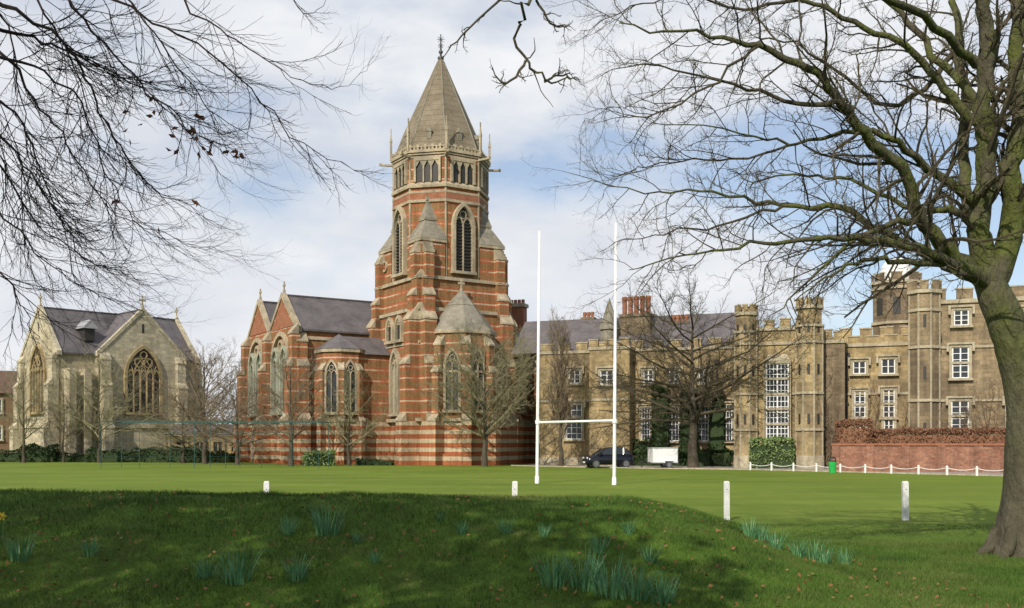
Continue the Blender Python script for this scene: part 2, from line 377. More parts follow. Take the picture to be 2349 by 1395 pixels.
for a in(0,-45,-90,45,90):
    # three narrow tall lights under a flat lintel
    g=MB(); f=MB(); Mb=RZ(a)@T(0,-ap); g.add([(-1.1,-.04,25.95),(1.1,-.04,25.95),(1.1,-.04,27.95),(-1.1,-.04,27.95)],[[0,1,2,3]],0,Mb); wo=part(ch,'window',g,[DARK])
    for x in(-1.18,1.18): f.box(x-.1,x+.1,-.26,0,25.9,28.1,0,Mb)
    f.box(-1.08,1.08,-.25,0,27.85,28.1,0,Mb)
    for x in(-.37,.37): f.box(x-.07,x+.07,-.2,-.05,25.9,27.85,0,Mb)
    for x in(-.73,0,.73): f.ring([(x-.36,27.85),(x+.36,27.85)]+[(x+.36,27.35)],[(x-.01,27.83),(x+.01,27.83)]+[(x+.29,27.35)],-.19,-.06,0,Mb); f.add([(x-.36,-.19,27.85),(x-.36,-.19,27.35),(x-.28,-.19,27.35),(x-.02,-.19,27.84)],[[0,1,2,3]],0,Mb)
    part(wo,'frame',f,[STONE])
xl=-CH.ly(910,-4.7)
lancet(ch,RZ(-90)@T(xl,-4.7),1.35,4.7,8.9,1.5,2,.3,.35,COPPER,STONE)
for dx in(-.95,.95):
    lancet(ch,RZ(-90)@T(xl-.2+dx,-4.7),1.0,11.5,12.6,.9,1,.22,.3,DARK,STONE)
for xx in(-3.1,3.1):
    Rd=MB(); Rd.ring(circ(xx,18.9,.55,16),circ(xx,18.9,.36,16),-4.5,-4.3,0,RZ(-90),closed=True)
    part(ch,'roundel',Rd,[STONE])
A=MB(); acx,acy=-.7,-5.2; AR=3.05
A.prism(ngon(8,AR+.25,acx,acy),0,1.0,0); A.prism(ngon(8,AR,acx,acy),1.0,11.9,0)
A.prism(ngon(8,AR+.28,acx,acy),3.9,4.15,1); A.prism(ngon(8,AR+.15,acx,acy),8.2,8.4,1); A.prism(ngon(8,AR+.2,acx,acy),11.7,12.0,1)
for i in range(8):
    t=22.5+45*i; Mi=T(acx,acy)@RZ(t)
    buttress(A,Mi,0,-AR+.2,.75,[(3.9,1.3),(8.2,.95),(10.6,.6)])
A.prism(ngon(8,AR+.2,acx,acy),12.0,14.4,2,None,ngon(8,1.35,acx,acy)); A.cone(ngon(8,1.4,acx,acy),14.4,(acx,acy,16.0),2); finial(A,acx,acy,15.8,1.1)
part(ch,'apse',A,[BAND,STONE,LSTONE],'polygonal apse with stone conical roof')
for a in(-45,0,45):
    lancet(ch,T(acx,acy)@RZ(a)@T(0,-AR*cos(pi/8)),1.15,4.9,8.8,1.3,2,.22,.25,GLASS,STONE)
NV=MB(); NR=MB(); GY=-12.9
gable(NV,NR,RZ(-90)@T(-7.9,0),3.7,GY,7,12.6,15.9)
gable(NV,NR,RZ(-90)@T(-14.9,0),3.2,GY,7,12.7,16.1)
NV.box(GY-.15,-4,4.08,4.22,11.6,11.9,1); 
Mn=RZ(-90)
for xx in(-4.1,-11.5,-18.2): buttress(NV,Mn,xx,GY,1.0,[(4,1.4),(9,1.0),(12.0,.6)])
buttress(NV,Matrix(),-12.5,4.2,1.0,[(4,1.4),(9,1.0),(11.3,.6)])
NV.box(GY-.15,6,4.05,18.2,3.9,4.2,1)
finial(NV,-7.9,GY+.2,16.4,1.0,1,Mn); finial(NV,-14.9,GY+.2,16.6,1.0,1,Mn)
for xx,hw,ze,zr in((-7.9,2.9,12.9,15.5),(-14.9,2.5,13.0,15.6)):
    NV.ext([(xx-hw,ze),(xx+hw,ze),(xx,zr)],GY-.05,GY,2,Mn)
part(ch,'nave',NV,[BAND,STONE,RBRICK],'double gabled brick nave')
part(ch,'roof',NR,[SLATE])
for xx in(-7.9,-14.9): 
    lancet(ch,Mn@T(xx-1.2,GY),1.6,4.9,9.4,1.5,2,.2,.4,GLASS,COPPER); lancet(ch,Mn@T(xx+1.2,GY),1.6,4.9,9.4,1.5,2,.2,.4,GLASS,COPPER)
    hd=MB(); o=archpts(5.0,9.4,9.7,2.9); i=archpts(4.4,9.4,9.7,2.5); hd.ring(o,i,-.3,0,0,Mn@T(xx,GY)); part(ch,'arch_moulding',hd,[STONE])
    hd=MB(); hd.ring(circ(0,11.2,.58),circ(0,11.2,.38),-.25,0,0,Mn@T(xx,GY),closed=True); part(ch,'roundel',hd,[STONE])
for lx in(-6.2,): lancet(ch,T(lx,4.25),1.3,6.0,9.6,1.3,2,.2,.25,GLASS,STONE)
AN=MB(); ay=2.9; ax=CH.lx(782,ay); AQ=2.25
AN.prism(ngon(8,AQ,ax,ay),0,10.3,0); AN.prism(ngon(8,AQ+.15,ax,ay),3.9,4.15,1); AN.prism(ngon(8,AQ+.2,ax,ay),10.3,10.6,1)
AN.box(ax-.2,-4.5,ay-1.6,5,0,10.2,0)
AN.cone(ngon(8,AQ+.25,ax,ay),10.6,(ax,ay+.5,12.2),2); AN.ext([(-2.3,10.2),(2.3,10.2),(0,12.0)],ax+.2,-4.5,2,RZ(-90)@T(-ay-.4,0))
for i in range(8): buttress(AN,T(ax,ay)@RZ(22.5+45*i),0,-AQ+.1,.5,[(3.9,.7),(8.6,.45)])
part(ch,'side_chapel',AN,[BAND,STONE,SLATE],'low polygonal side chapel with slate roof')
for a in(0,-45): lancet(ch,T(ax,ay)@RZ(a)@T(0,-AQ*cos(pi/8)),1.0,4.8,8.2,1.2,2,.18,.2,GLASS,STONE)
EA=MB(); EA.box(4.6,9.5,-2.5,4,0,11.3,0); EA.box(4.5,9.65,-2.65,4,3.9,4.2,1); EA.box(4.5,9.65,-2.65,4,11.3,11.6,1)
EA.cone([(4.5,-2.7),(9.7,-2.7),(9.7,4.1),(4.5,4.1)],11.6,(7,1,14.5),2)
for lx in(5.4,9.0): buttress(EA,Matrix(),lx,-2.5,.9,[(3.9,1.1),(9,.7)])
part(ch,'vestry',EA,[BAND,STONE,SLATE])
lancet(ch,T(7.2,-2.5),1.3,5,8.5,1.3,2,.2,.3)
def door(par,M,w,h,rise,mat=None):
    d=MB(); a=archpts(w,0.02,h,rise); d.add([(x,-.05,z) for x,z in a],[list(range(len(a)))],0,M)
    do=part(par,'door',d,[mat or DARK]); f=MB(); f.ring(archpts(w+.7,0.02,h,rise+.45),a,-.35,0,0,M); f.box(-.03,.03,-.1,-.05,.02,h,0,M); part(do,'frame',f,[STONE])
door(ch,T(acx,acy)@RZ(45)@T(.2,-(AR+.25)*cos(pi/8)),1.0,2.2,.8)
door(ch,RZ(-90)@T(-14.9,GY-.02),1.8,2.3,1.2)
door(ch,T(-11.6,4.2),1.1,2.0,.8)
# ================================================================ MEMORIAL CHAPEL
MC=Frame(-44.9,114.2,46)
mc=root('memorial_chapel','pale limestone cross-shaped chapel with slate roofs and traceried windows','church',MC.x,MC.y,MC.deg)
W=MB();R=MB()
gable(W,R,Matrix(),4.7,-6.2,8,11.6,16.4)
gable(W,R,RZ(-90),4.7,-8.7,2,11.6,16.4)
gable(W,R,RZ(90),4.7,-7.3,2,11.6,16.4)
for a,y in((0,-6.2),(-90,-8.7),(90,-7.3)):
    for sx in(-1,1): buttress(W,RZ(a),sx*4.3,y,1.0,[(3.5,1.3),(8,.9),(10.8,.5)])
    W.box(-4.9,4.9,y-.18,y,3.6,3.9,1,RZ(a)); finial(W,0,y+.15,16.8,1.3,1,RZ(a))
    W.box(-.12,.12,y-.02,y+.1,14.0,15.0,2,RZ(a))
W.box(-7.4,-4.7,-5.2,-4.7,0,9.5,0); W.box(4.7,7.0,-5.6,-4.7,0,9.3,0)
for lx in(-6,-7.6): W.box(lx-.35,lx+.35,-6.2,-4.7,0,9.8,0)
part(mc,'wall',W,[MSTONE,MSTONE,DARK]); part(mc,'roof',R,[SLATE])
lancet(mc,T(0,-6.2),3.7,5.3,9.3,3.0,5,.3,.25,DARK,YSTONE)
lancet(mc,RZ(-90)@T(0,-8.7),3.7,5.3,9.3,3.0,5,.3,.25,plain('pale_leaded_glass',(.16,.14,.11),.4),YSTONE)
V=MB(); u0=MC.lx(203,-3.6); V.box(u0-.55,u0+.55,-3.9,-2.2,13.0,14.3,0); V.ext([(u0-.85,14.3),(u0+.85,14.3),(u0,15.3)],-4.2,-1.8,1); 
part(mc,'roof_vent',V,[DARK,LEAD])
lk=root('cloister_building','low pale stone range with square dark openings beside the chapels','building',gx(480,108),108,25)
W=MB(); W.box(-4,4,0,4,0,2.7,0); W.box(-4.1,4.1,-.1,4.1,2.7,2.9,1); part(lk,'wall',W,[YSTONE,GSTONE])
W=MB(); W.prism([(-4.2,-.2),(4.2,-.2),(4.2,4.2),(-4.2,4.2)],2.9,4.0,0,None,[(-3.4,1.9),(3.4,1.9),(3.4,2.1),(-3.4,2.1)]); part(lk,'roof',W,[SLATE])
for i in range(4): rectwin(lk,T(-2.9+i*1.9,0),-.5,.5,1.0,2.1,2,1,bm=YSTONE,hood=False,sm=YSTONE)
# ================================================================ SCHOOL
SF=Frame(2.5,90,-20)
def swin(par,u0,u1,v0,v1,ly,cols,rows,fr=SF,**k):
    a,b=fr.lx(u0,ly),fr.lx(u1,ly); m=(a+b)/2
    return rectwin(par,T(0,ly),a,b,fr.z(v1,m,ly),fr.z(v0,m,ly),cols,rows,**k)
sb=root('school_building','buff stone school range with battlements, slate roof and white sash windows','building',SF.x,SF.y,SF.deg)
W=MB(); x1=SF.lx(1700,0); ph=9.9
W.box(0,x1,0,9,0,ph,0); W.box(-.0,x1,-.12,.3,ph,ph+.25,1); crenel(W,0.1,x1,-.05,ph+.25,.95,.6,.65); W.box(0,x1,-.1,0,5.6,5.8,1); W.box(0,x1,-.12,0,.0,.7,1)
xa,xb=SF.lx(1352,-1.6),SF.lx(1444,-1.6)
W.box(xa,xb,-1.6,0,0,ph+.1,0); W.box(xa-.08,xb+.08,-1.7,0,ph+.1,ph+.35,1); crenel(W,xa,xb,-1.65,ph+.35,.8,.6,.6); W.box(xa-.06,xb+.06,-1.68,-1.6,5.6,5.8,1)
part(sb,'wall',W,[YSTONE,GSTONE])
R=MB(); R.prism([(-3,.6),(x1,.6),(x1,9),(-3,9)],ph+.2,ph+3.6,0,None,[(-3,4.6),(x1,4.6),(x1,5),(-3,5)]); part(sb,'roof',R,[SLATE])
for q in((1306,1332,850,880),(1477,1499,850,880),(1536,1558,850,880),(1604,1624,850,880)): swin(sb,*q,0,2,3)
for q in((1300,1336,928,1008),(1472,1492,935,1010),(1534,1558,935,1012),(1602,1626,930,1012),(1660,1680,930,1012)): swin(sb,*q,0,3,6,trans=[.62])
for q in((1378,1408,850,882),): swin(sb,*q,-1.6,2,3)
def chimney(par,lx,ly,z0,z1,w,d,n,zt,mat):
    c=MB(); c.box(lx-w/2,lx+w/2,ly-d/2,ly+d/2,z0,z1,0); c.box(lx-w/2-.1,lx+w/2+.1,ly-d/2-.1,ly+d/2+.1,z1,z1+.25,0)
    for i in range(n):
        x=lx-w/2+w*(i+.5)/n; c.prism(ngon(8,w/n*.4,x,ly),z1+.25,zt,1); c.prism(ngon(8,w/n*.48,x,ly),zt-.3,zt-.05,1)
    part(par,'chimney',c,[mat,RBRICK])
l=SF.lx(1460,3); chimney(sb,l,3,ph,SF.z(728,l,3),2.7,1.2,5,SF.z(680,l,3),DSTONE)
l=SF.lx(1350,5); chimney(sb,l,5,ph,SF.z(735,l,5),1.1,.8,3,SF.z(716,l,5),DSTONE)
l=SF.lx(1560,4); chimney(sb,l,4,ph,SF.z(745,l,4),1.6,1,4,SF.z(722,l,4),DSTONE)
c=MB(); l=SF.lx(1398,2); c.prism(ngon(8,.8,l,2),ph,ph+2.2,0); c.cone(ngon(8,.95,l,2),ph+2.2,(l,2,SF.z(682,l,2)),0); part(sb,'turret',c,[LSTONE])
def pipe(par,lx,ly,z0,z1):
    p=MB(); p.tube([Vector((lx,ly-.12,z0)),Vector((lx,ly-.12,z1))],[.08,.08],6); p.box(lx-.22,lx+.22,ly-.3,ly,z1,z1+.4); 
    for z in np.arange(z0+1,z1,2): p.box(lx-.13,lx+.13,ly-.22,ly,z,z+.12)
    part(par,'drainpipe',p,[BLACK])
for u in (1450,1645): pipe(sb,SF.lx(u,0),0,0,8.6)
rb=root('rear_school_building','rear school range with long slate roof and red brick chimney','building',SF.x,SF.y+8,SF.deg)
W=MB(); W.box(-4,9,3,9,0,12.2,0); part(rb,'wall',W,[RBRICK])
R=MB(); R.prism([(-4.2,2.6),(9.2,2.6),(9.2,9.4),(-4.2,9.4)],12.2,14.6,0,None,[(-4.2,5.9),(9.2,5.9),(9.2,6.1),(-4.2,6.1)]); part(rb,'roof',R,[SLATE])
F2=Frame(SF.x,SF.y+8,SF.deg); l=F2.lx(1187,2)
c=MB(); c.box(l-.8,l+.8,1.4,2.6,0,F2.z(700,l,2),0); c.box(l-.95,l+.95,1.3,2.7,F2.z(706,l,2),F2.z(698,l,2),1)
for i in range(4): c.prism(ngon(8,.17,l-.6+.4*i,2),F2.z(698,l,2),F2.z(688,l,2),0)
part(rb,'chimney',c,[RBRICK,GSTONE])
gh=root('gatehouse','battlemented stone gatehouse with octagonal turrets and tall oriel window','building',SF.x,SF.y,SF.deg)
GL=-5.0; x0,x1=SF.lx(1700,GL),SF.lx(1868,GL); xm=(x0+x1)/2; top=SF.z(758,xm,GL)
W=MB(); W.box(x0,x1,GL,0,0,top,0); W.box(x0,x1,GL-.15,GL+.1,top,top+.25,1); crenel(W,x0+.6,x1-.6,GL-.1,top+.25,.7,.55,.45)
for z in (5.7,9.6): W.box(x0,x1,GL-.12,GL,z,z+.2,1)
W.box(x0,x1,GL-.15,GL,0,.8,1)
part(gh,'wall',W,[YSTONE,GSTONE])
for u,r,vt in((1712,.9,705),(1857,1.05,690)):
    l=SF.lx(u,GL); z=SF.z(vt+20,l,GL); t=MB(); t.prism(ngon(8,r*1.12,l,GL),0,1,1); t.prism(ngon(8,r,l,GL),1,z-1.3,0); t.prism(ngon(8,r*.9,l,GL),z-1.3,z,0)
    for zz in(2.9,5.7,9.6,z-1.4): t.prism(ngon(8,r+.12,l,GL),zz,zz+.18,1)
    for i in range(8): t.tube([Vector((l+r*cos(pi/8+i*pi/4),GL+r*sin(pi/8+i*pi/4),1)),Vector((l+r*cos(pi/8+i*pi/4),GL+r*sin(pi/8+i*pi/4),z-1.3))],[.07,.07],5,1)
    t.prism(ngon(8,r*.9+.15,l,GL),z,z+.25,1); octcrenel(t,r*.9+.15,z+.25,T(l,GL),0,.5)
    for a in(-45,0,45):
        Mi=T(l,GL)@RZ(a); yy=-r*cos(pi/8)
        for zz in(3.4,7.2,10.4): t.box(-.1,.1,yy-.03,yy,zz,zz+.8,2,Mi)
    part(gh,'turret',t,[YSTONE,GSTONE,DARK])
o=MB(); a,b=SF.lx(1755,GL),SF.lx(1814,GL); zt=SF.z(835,xm,GL); zb=SF.z(1008,xm,GL)
o.box(a,b,GL-.5,GL,0,zb,0); o.box(a-.1,b+.1,GL-.6,GL,zb-.25,zb-.002,1); o.box(a,b,GL-.5,GL,zt,zt+.3,1); o.box(a-.06,a+.1,GL-.52,GL,0,zt+.25,1); o.box(b-.1,b+.06,GL-.52,GL,0,zt+.25,1)
o.prism([(a,GL-.5),(b,GL-.5),(b,GL),(a,GL)],zt+.3,zt+.75,1,None,[(a+.3,GL-.05),(b-.3,GL-.05),(b-.3,GL),(a+.3,GL)]); part(gh,'oriel',o,[YSTONE,GSTONE])
w0=rectwin(gh,T(0,GL-.32),a+.12,b-.12,zb,zt,6,14,.12,barw=.08,hood=False,trans=[.2,.4,.6,.8],label='tall white grid window of the oriel')
rg=root('recessed_school_building','stone school range with battlements, hood-moulded windows and drainpipes','building',SF.x,SF.y,SF.deg)
g4=-2.5; x0,x1=SF.lx(1875,g4),SF.lx(2100,g4)
W=MB(); t4=SF.z(795,(x0+x1)/2,g4); xd=SF.lx(1938,-4.0)
W.box(x0,x1,g4,6,0,t4,0); W.box(x0-.5,xd,-4.0,g4+.1,0,t4+.2,2); W.box(x0-.5,xd+.08,-4.1,g4+.1,t4+.2,t4+.45,1); crenel(W,x0,xd,-4.05,t4+.45,.7,.6,.5,mi=0)  # front block in darker stone: the gatehouse shade is put into its colour
W.box(xd,x1,g4-.12,g4+.1,t4,t4+.25,1); crenel(W,xd+.2,x1,g4-.08,t4+.25,.8,.55,.5); W.box(xd,x1,g4-.1,g4,5.7,5.9,1)
W.box(x0,x1,g4+3.5,6.2,t4,t4+1.2,0); crenel(W,x0,x1,g4+3.5,t4+1.2,.9,.6,.6)
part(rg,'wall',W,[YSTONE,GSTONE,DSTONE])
for q in((1957,1986,830,858),(2022,2053,824,858)): swin(rg,*q,g4,2,2,trans=[])
for q in((1960,1985,898,958),(2026,2052,895,958)): swin(rg,*q,g4,2,5,trans=[.5])
for q in((2028,2050,962,990),(1962,1984,963,990)): swin(rg,*q,g4,2,2,hood=False)
pipe(rg,SF.lx(1943,g4),g4,0,SF.z(822,SF.lx(1943,g4),g4))
l=SF.lx(2056,5); t=MB(); zt=SF.z(655,l,5); t.prism(ngon(8,2.0,l,5),0,zt,0)
for zz in(zt-3.4,zt-.5,zt): t.prism(ngon(8,2.15,l,5),zz,zz+.22,1)
octcrenel(t,2.15,zt+.22,T(l,5),0,.6)
for a in(-45,0,45): t.box(-.3,.3,-2.0*cos(pi/8)-.03,-1.8,zt-2.6,zt-1.2,2,T(l,5)@RZ(a))
part(rg,'lookout_tower',t,[DSTONE,GSTONE,DARK])
d=MB(); pr=[(1.3*cos(x),1.35*sin(x)) for x in [pi/2*k/6 for k in range(7)]]
for i in range(6): d.prism(ngon(16,max(pr[i][0],.02),l,5),zt+1.0+pr[i][1],zt+1.0+pr[i+1][1],0,None,ngon(16,max(pr[i+1][0],.02),l,5))
d.prism(ngon(16,1.3,l,5),zt,zt+1.0)
part(rg,'dome',d,[WHITE])
eb=root('tall_school_building','tall creeper-stained stone block with battlements and octagonal stair turret','building',SF.x,SF.y,SF.deg)
g5=-7.5; x0,x1=SF.lx(2098,g5),SF.lx(2560,g5); W=MB(); t5=SF.z(695,SF.lx(2220,g5),g5)
ES=M2('weathered_brown_stone',(.235,.18,.11),(.335,.26,.165),.6,.9,.4,6,c3=(.17,.13,.085),streak=.6,course=.3)
W.box(x0,x1,g5,4,0,t5,0); W.box(x0,x1,g5-.15,g5+.1,t5,t5+.28,1); crenel(W,x0+1,x1,g5-.1,t5+.28,1.0,.7,.7)
for z in(4.9,8.7): W.box(x0,x1,g5-.1,g5,z,z+.18,1)
part(eb,'wall',W,[ES,GSTONE])
l=SF.lx(2120,g5); t=MB(); zt=SF.z(676,l,g5); t.prism(ngon(8,1.08,l,g5),0,zt,0)
for i in range(8): t.tube([Vector((l+1.08*cos(pi/8+i*pi/4),g5+1.08*sin(pi/8+i*pi/4),0)),Vector((l+1.08*cos(pi/8+i*pi/4),g5+1.08*sin(pi/8+i*pi/4),zt))],[.07,.07],5,1)
for zz in(4.9,8.7,zt-1.3): t.prism(ngon(8,1.2,l,g5),zz,zz+.2,1)
for zz in(2.5,6.5,10.2): t.box(-.1,.1,-1.08*cos(pi/8)-.03,-.9,zz,zz+.9,2,T(l,g5))
t.prism(ngon(8,1.25,l,g5),zt,zt+.25,1); octcrenel(t,1.25,zt+.25,T(l,g5),0,.6); part(eb,'turret',t,[ES,GSTONE,DARK])
for u0,u1 in((2188,2222),(2318,2350),(2420,2450)):
    swin(eb,u0,u1,712,747,g5,2,3); swin(eb,u0-4,u1,797,868,g5,2,5,trans=[.5]); swin(eb,u0-6,u1,920,988,g5,2,5,trans=[.5])
pipe(eb,SF.lx(2152,g5),g5,0,SF.z(780,SF.lx(2152,g5),g5))
fh=root('brick_house','distant brown brick house with tiled roof','house',gx(-8,135),135,30)
W=MB(); W.box(-5,5,0,8,0,8.7,0); part(fh,'wall',W,[M2('brown_brick',(.17,.11,.06),(.24,.15,.09),2)])
R=MB(); R.prism([(-5.3,-.4),(5.3,-.4),(5.3,8.4),(-5.3,8.4)],8.7,12,0,None,[(-5.3,3.9),(5.3,3.9),(5.3,4.1),(-5.3,4.1)]); part(fh,'roof',R,[M2('brown_tile',(.11,.07,.05),(.16,.10,.075),2)])
for x in(-3,0,3): rectwin(fh,T(x,0),-.6,.6,6,7.8,2,2,hood=False); rectwin(fh,T(x,0),-.6,.6,2.4,4.2,2,2,hood=False)
# ================================================================ GROUND
def ss(a,b,x): t=max(0,min(1,(x-a)/(b-a))); return t*t*(3-2*t)
def bank(x,y):
    h=1.07-.010*(x+6); 
    yc=17+ .03*x
    Bf=ss(10.6,yc,y)*(1-ss(yc+.3,yc+4.5,y))
    Bf=Bf**.85 if Bf>0 else 0
    A=1-ss(1.7,6.1,x+ (17-y)*.12)
    n=noise.noise(Vector((x*.5,y*.5,0)))*.06+noise.noise(Vector((x*1.7,y*1.7,3)))*.03
    return h*Bf*A+n*(1-ss(20,26,y))*(.25+.75*A*ss(9,12,y))
def rng(a,b,s): return list(np.arange(a,b,s))
xs=[-600,-400,-250,-160,-100,-70,-50,-35,-25,-18]+rng(-14,14,.25)+[14,18,25,35,50,70,100,160,250,400,600]
ys=[-200,-80,-30,-10,-2,3,6]+rng(8,24,.25)+[24,26,30,40,55,75,100,140,200,300,450,700,1000]
vs=[(x,y,bank(x,y) if 6<y<27 and abs(x)<26 else 0) for y in ys for x in xs]; nx=len(xs)
fs=[[j*nx+i,j*nx+i+1,(j+1)*nx+i+1,(j+1)*nx+i] for j in range(len(ys)-1) for i in range(nx-1)]
me=bpy.data.meshes.new('lawn'); me.from_pydata(vs,[],fs); me.polygons.foreach_set('use_smooth',[True]*len(fs)); lawn=bpy.data.objects.new('lawn',me); link(lawn); lawn['kind']='structure'
lawn['label']='mown green playing field with rough grassy bank'
m,nt,b=newmat('lawn_grass'); co=coord(nt)
sp=N(nt,'ShaderNodeSeparateXYZ'); nt.links.new(co,sp.inputs[0])
n1=noi(nt,co,.12,4); n2=noi(nt,coord(nt,(1,.35,1)),1.2,5); n3=noi(nt,co,30.,3); n4=noi(nt,coord(nt,(.25,1.,1)),.35,5)
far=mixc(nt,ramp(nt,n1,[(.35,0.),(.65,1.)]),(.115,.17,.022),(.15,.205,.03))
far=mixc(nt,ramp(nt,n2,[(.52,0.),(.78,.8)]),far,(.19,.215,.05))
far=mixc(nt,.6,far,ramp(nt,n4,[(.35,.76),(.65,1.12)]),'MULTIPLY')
near=mixc(nt,ramp(nt,n2,[(.3,0.),(.7,1.)]),(.04,.08,.010),(.085,.145,.018))  # near grass darkened: part of the shade on the bank is in its colour
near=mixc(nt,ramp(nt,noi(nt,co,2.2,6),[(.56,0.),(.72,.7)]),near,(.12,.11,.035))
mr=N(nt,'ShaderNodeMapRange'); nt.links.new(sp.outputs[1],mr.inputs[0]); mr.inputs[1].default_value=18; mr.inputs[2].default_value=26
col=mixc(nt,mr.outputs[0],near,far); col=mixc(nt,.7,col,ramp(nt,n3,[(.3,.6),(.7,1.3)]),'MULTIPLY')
nt.links.new(col,b.inputs['Base Color']); b.inputs['Roughness'].default_value=.95; b.inputs['Specular IOR Level'].default_value=.1; bump(nt,b,n3,.6,.03)
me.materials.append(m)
pm=M2('pale_tarmac',(.26,.24,.22),(.34,.31,.29),.6,.9,.2,8)
pth=MB(); pp=[(0,86.3),(4,82),(9.2,77.5),(17.0,73.6),(28.9,58.9),(42,43),(70,43),(60,75),(20,88),(2,92)]
pth.add([(x,y,.012) for x,y in pp],[list(range(len(pp)))]); po=part(None,'path',pth,[pm]); po['kind']='structure'; po['label']='pale tarmac drive'
k=MB()
for i in range(5):
    a=Vector((*pp[i],0));b2=Vector((*pp[i+1],0)); d=(b2-a).normalized(); nn=Vector((d.y,-d.x,0))*.12
    k.prism([(a.x,a.y),(a.x+nn.x,a.y+nn.y),(b2.x+nn.x,b2.y+nn.y),(b2.x,b2.y)],0,.08)
ko=part(None,'kerb',k,[GSTONE]); ko['kind']='structure'; ko['label']='low stone kerb edging the drive'
GR=M2('grass_blades',(.035,.075,.010),(.08,.15,.02),.8,.8,.0,6,c3=(.10,.13,.03))  # blades kept dark as well, with bank shade painted into them
def blades(n,xr,yr,hr,w,dens=None):
    X=np.random.uniform(*xr,n);Y=np.random.uniform(*yr,n)
    keep=np.abs(X)<Y*.53; X=X[keep];Y=Y[keep];n=len(X)
    Z=np.array([bank(a,b) for a,b in zip(X,Y)]); H=np.random.uniform(*hr,n)
    cl=np.array([noise.noise(Vector((a*1.3,b*1.3,7))) for a,b in zip(X,Y)]); H*=(1+.9*cl)
    th=np.random.uniform(0,2*pi,n); dx=np.cos(th)*w;dy=np.sin(th)*w; lx=np.random.normal(0,.45,n)*H; ly=np.random.normal(0,.45,n)*H
    return np.stack([np.stack([X-dx,Y-dy,Z-.01],1),np.stack([X+dx,Y+dy,Z-.01],1),np.stack([X+lx,Y+ly,Z+H],1)],1).reshape(-1,3)
gr=rawmesh(None,'grass',np.concatenate([blades(200000,(-11,9),(9.5,19.5),(.03,.08),.005),blades(60000,(2,13),(9.5,24),(.025,.05),.005)]),3,[GR]); gr['kind']='stuff'; gr['label']='rough tufty grass on the bank'
n=800; X=np.random.uniform(-7,6,n); Y=np.random.uniform(11,17,n); C=np.array([(a,b,bank(a,b)+.05) for a,b in zip(X,Y)])
DL=M2('dead_leaf',(.17,.08,.03),(.28,.15,.06),5,.8,.1)
fl=quadmesh(None,'fallen_leaves',C,np.random.uniform(.018,.04,n),[DL],flat=.5); fl['kind']='stuff'; fl['label']='scattered brown fallen leaves on grass'
def hit(u,v):
    d=9.
    while d<40:
        p=P3(u,v,d)
        if p.z<=bank(p.x,p.y): return p.x,p.y
        d+=.04
    return gx(u,20),20
DG=M2('daffodil_leaf',(.07,.19,.085),(.13,.29,.12),6,.35,.1); YEL=plain('daffodil_yellow',(.75,.55,.03),.6)
def clump(seed,nb,h,rad):
    rs=random.Random(seed); b=MB()
    for i in range(nb):
        r=rad*sqrt(rs.random()); t=rs.uniform(0,2*pi); p=Vector((r*cos(t),r*sin(t),-.03)); d=Vector((cos(t)*rs.uniform(0,.4),sin(t)*rs.uniform(0,.4),1)).normalized(); H=h*rs.uniform(.6,1.15); w=rs.uniform(.008,.013)
        s=Vector((-sin(t+rs.uniform(-1,1)),cos(t),0)).normalized()*w; q=[]
        for k in range(4):
            q+=[p-s*(1-k/3.2),p+s*(1-k/3.2)]; p=p+d*H/3; d=(d+Vector((cos(t),sin(t),0))*rs.uniform(.02,.28)-Vector((0,0,.04))).normalized()
        b.add(q,[[0,1,3,2],[2,3,5,4],[4,5,7,6]])
    return b
spots=[(660,1225,.65),(752,1225,1.15),(540,1335,1.15),(470,1325,.65),(680,1330,.8),(210,1275,.6),(45,1285,.85),(1060,1225,.5),(1160,1222,.6),(1250,1232,.5),(1442,1225,.5),(1375,1265,.65),(1270,1345,1.1),(1340,1350,1.3),(1400,1370,1.2),(1460,1375,1.1),(1520,1385,.95),(1492,1290,.65),(1722,1232,.75),(1745,1240,.75),(1780,1258,.75),(1830,1275,.75),(1870,1285,.85),(1890,1292,.75),(1938,1295,.65),(820,1245,.4),(1010,1195,.35),(860,1290,.4)]
base={}
for i,(u,v,s) in enumerate(spots):
    x,y=hit(u,v); kx=i%4
    if kx not in base:
        o=part(None,'daffodil_plant',clump(kx,60,.44,.15),[DG]); base[kx]=o
    else:
        o=base[kx].copy(); link(o)
    o.location=(x,y,bank(x,y)); o.scale=(s,s,s*.98); o.rotation_euler=(0,0,i*1.3); o['label']='clump of green daffodil leaves on the grassy bank'; o['category']='plant'; o['group']='daffodil clumps on the bank'
x,y=hit(6,1235); b=MB(); b.tube([Vector((0,0,0)),Vector((.02,0,.3))],[.006,.005],4,1)
for a in range(6): b.add([(0,0,.3),(.05*cos(a*1.05-.3),-.02,.3+.05*sin(a*1.05-.3)),(.07*cos(a*1.05),-.03,.3+.07*sin(a*1.05)),(.05*cos(a*1.05+.3),-.02,.3+.05*sin(a*1.05+.3))],[[0,1,2,3]],0)
b.ring(circ(0,.3,.028,8),circ(0,.3,.02,8),-.06,0,0,None,True)
o=part(None,'daffodil_flower',b,[YEL,DG],top=('single yellow daffodil in bloom on the bank','flower')); o.location=(x,y,bank(x,y))
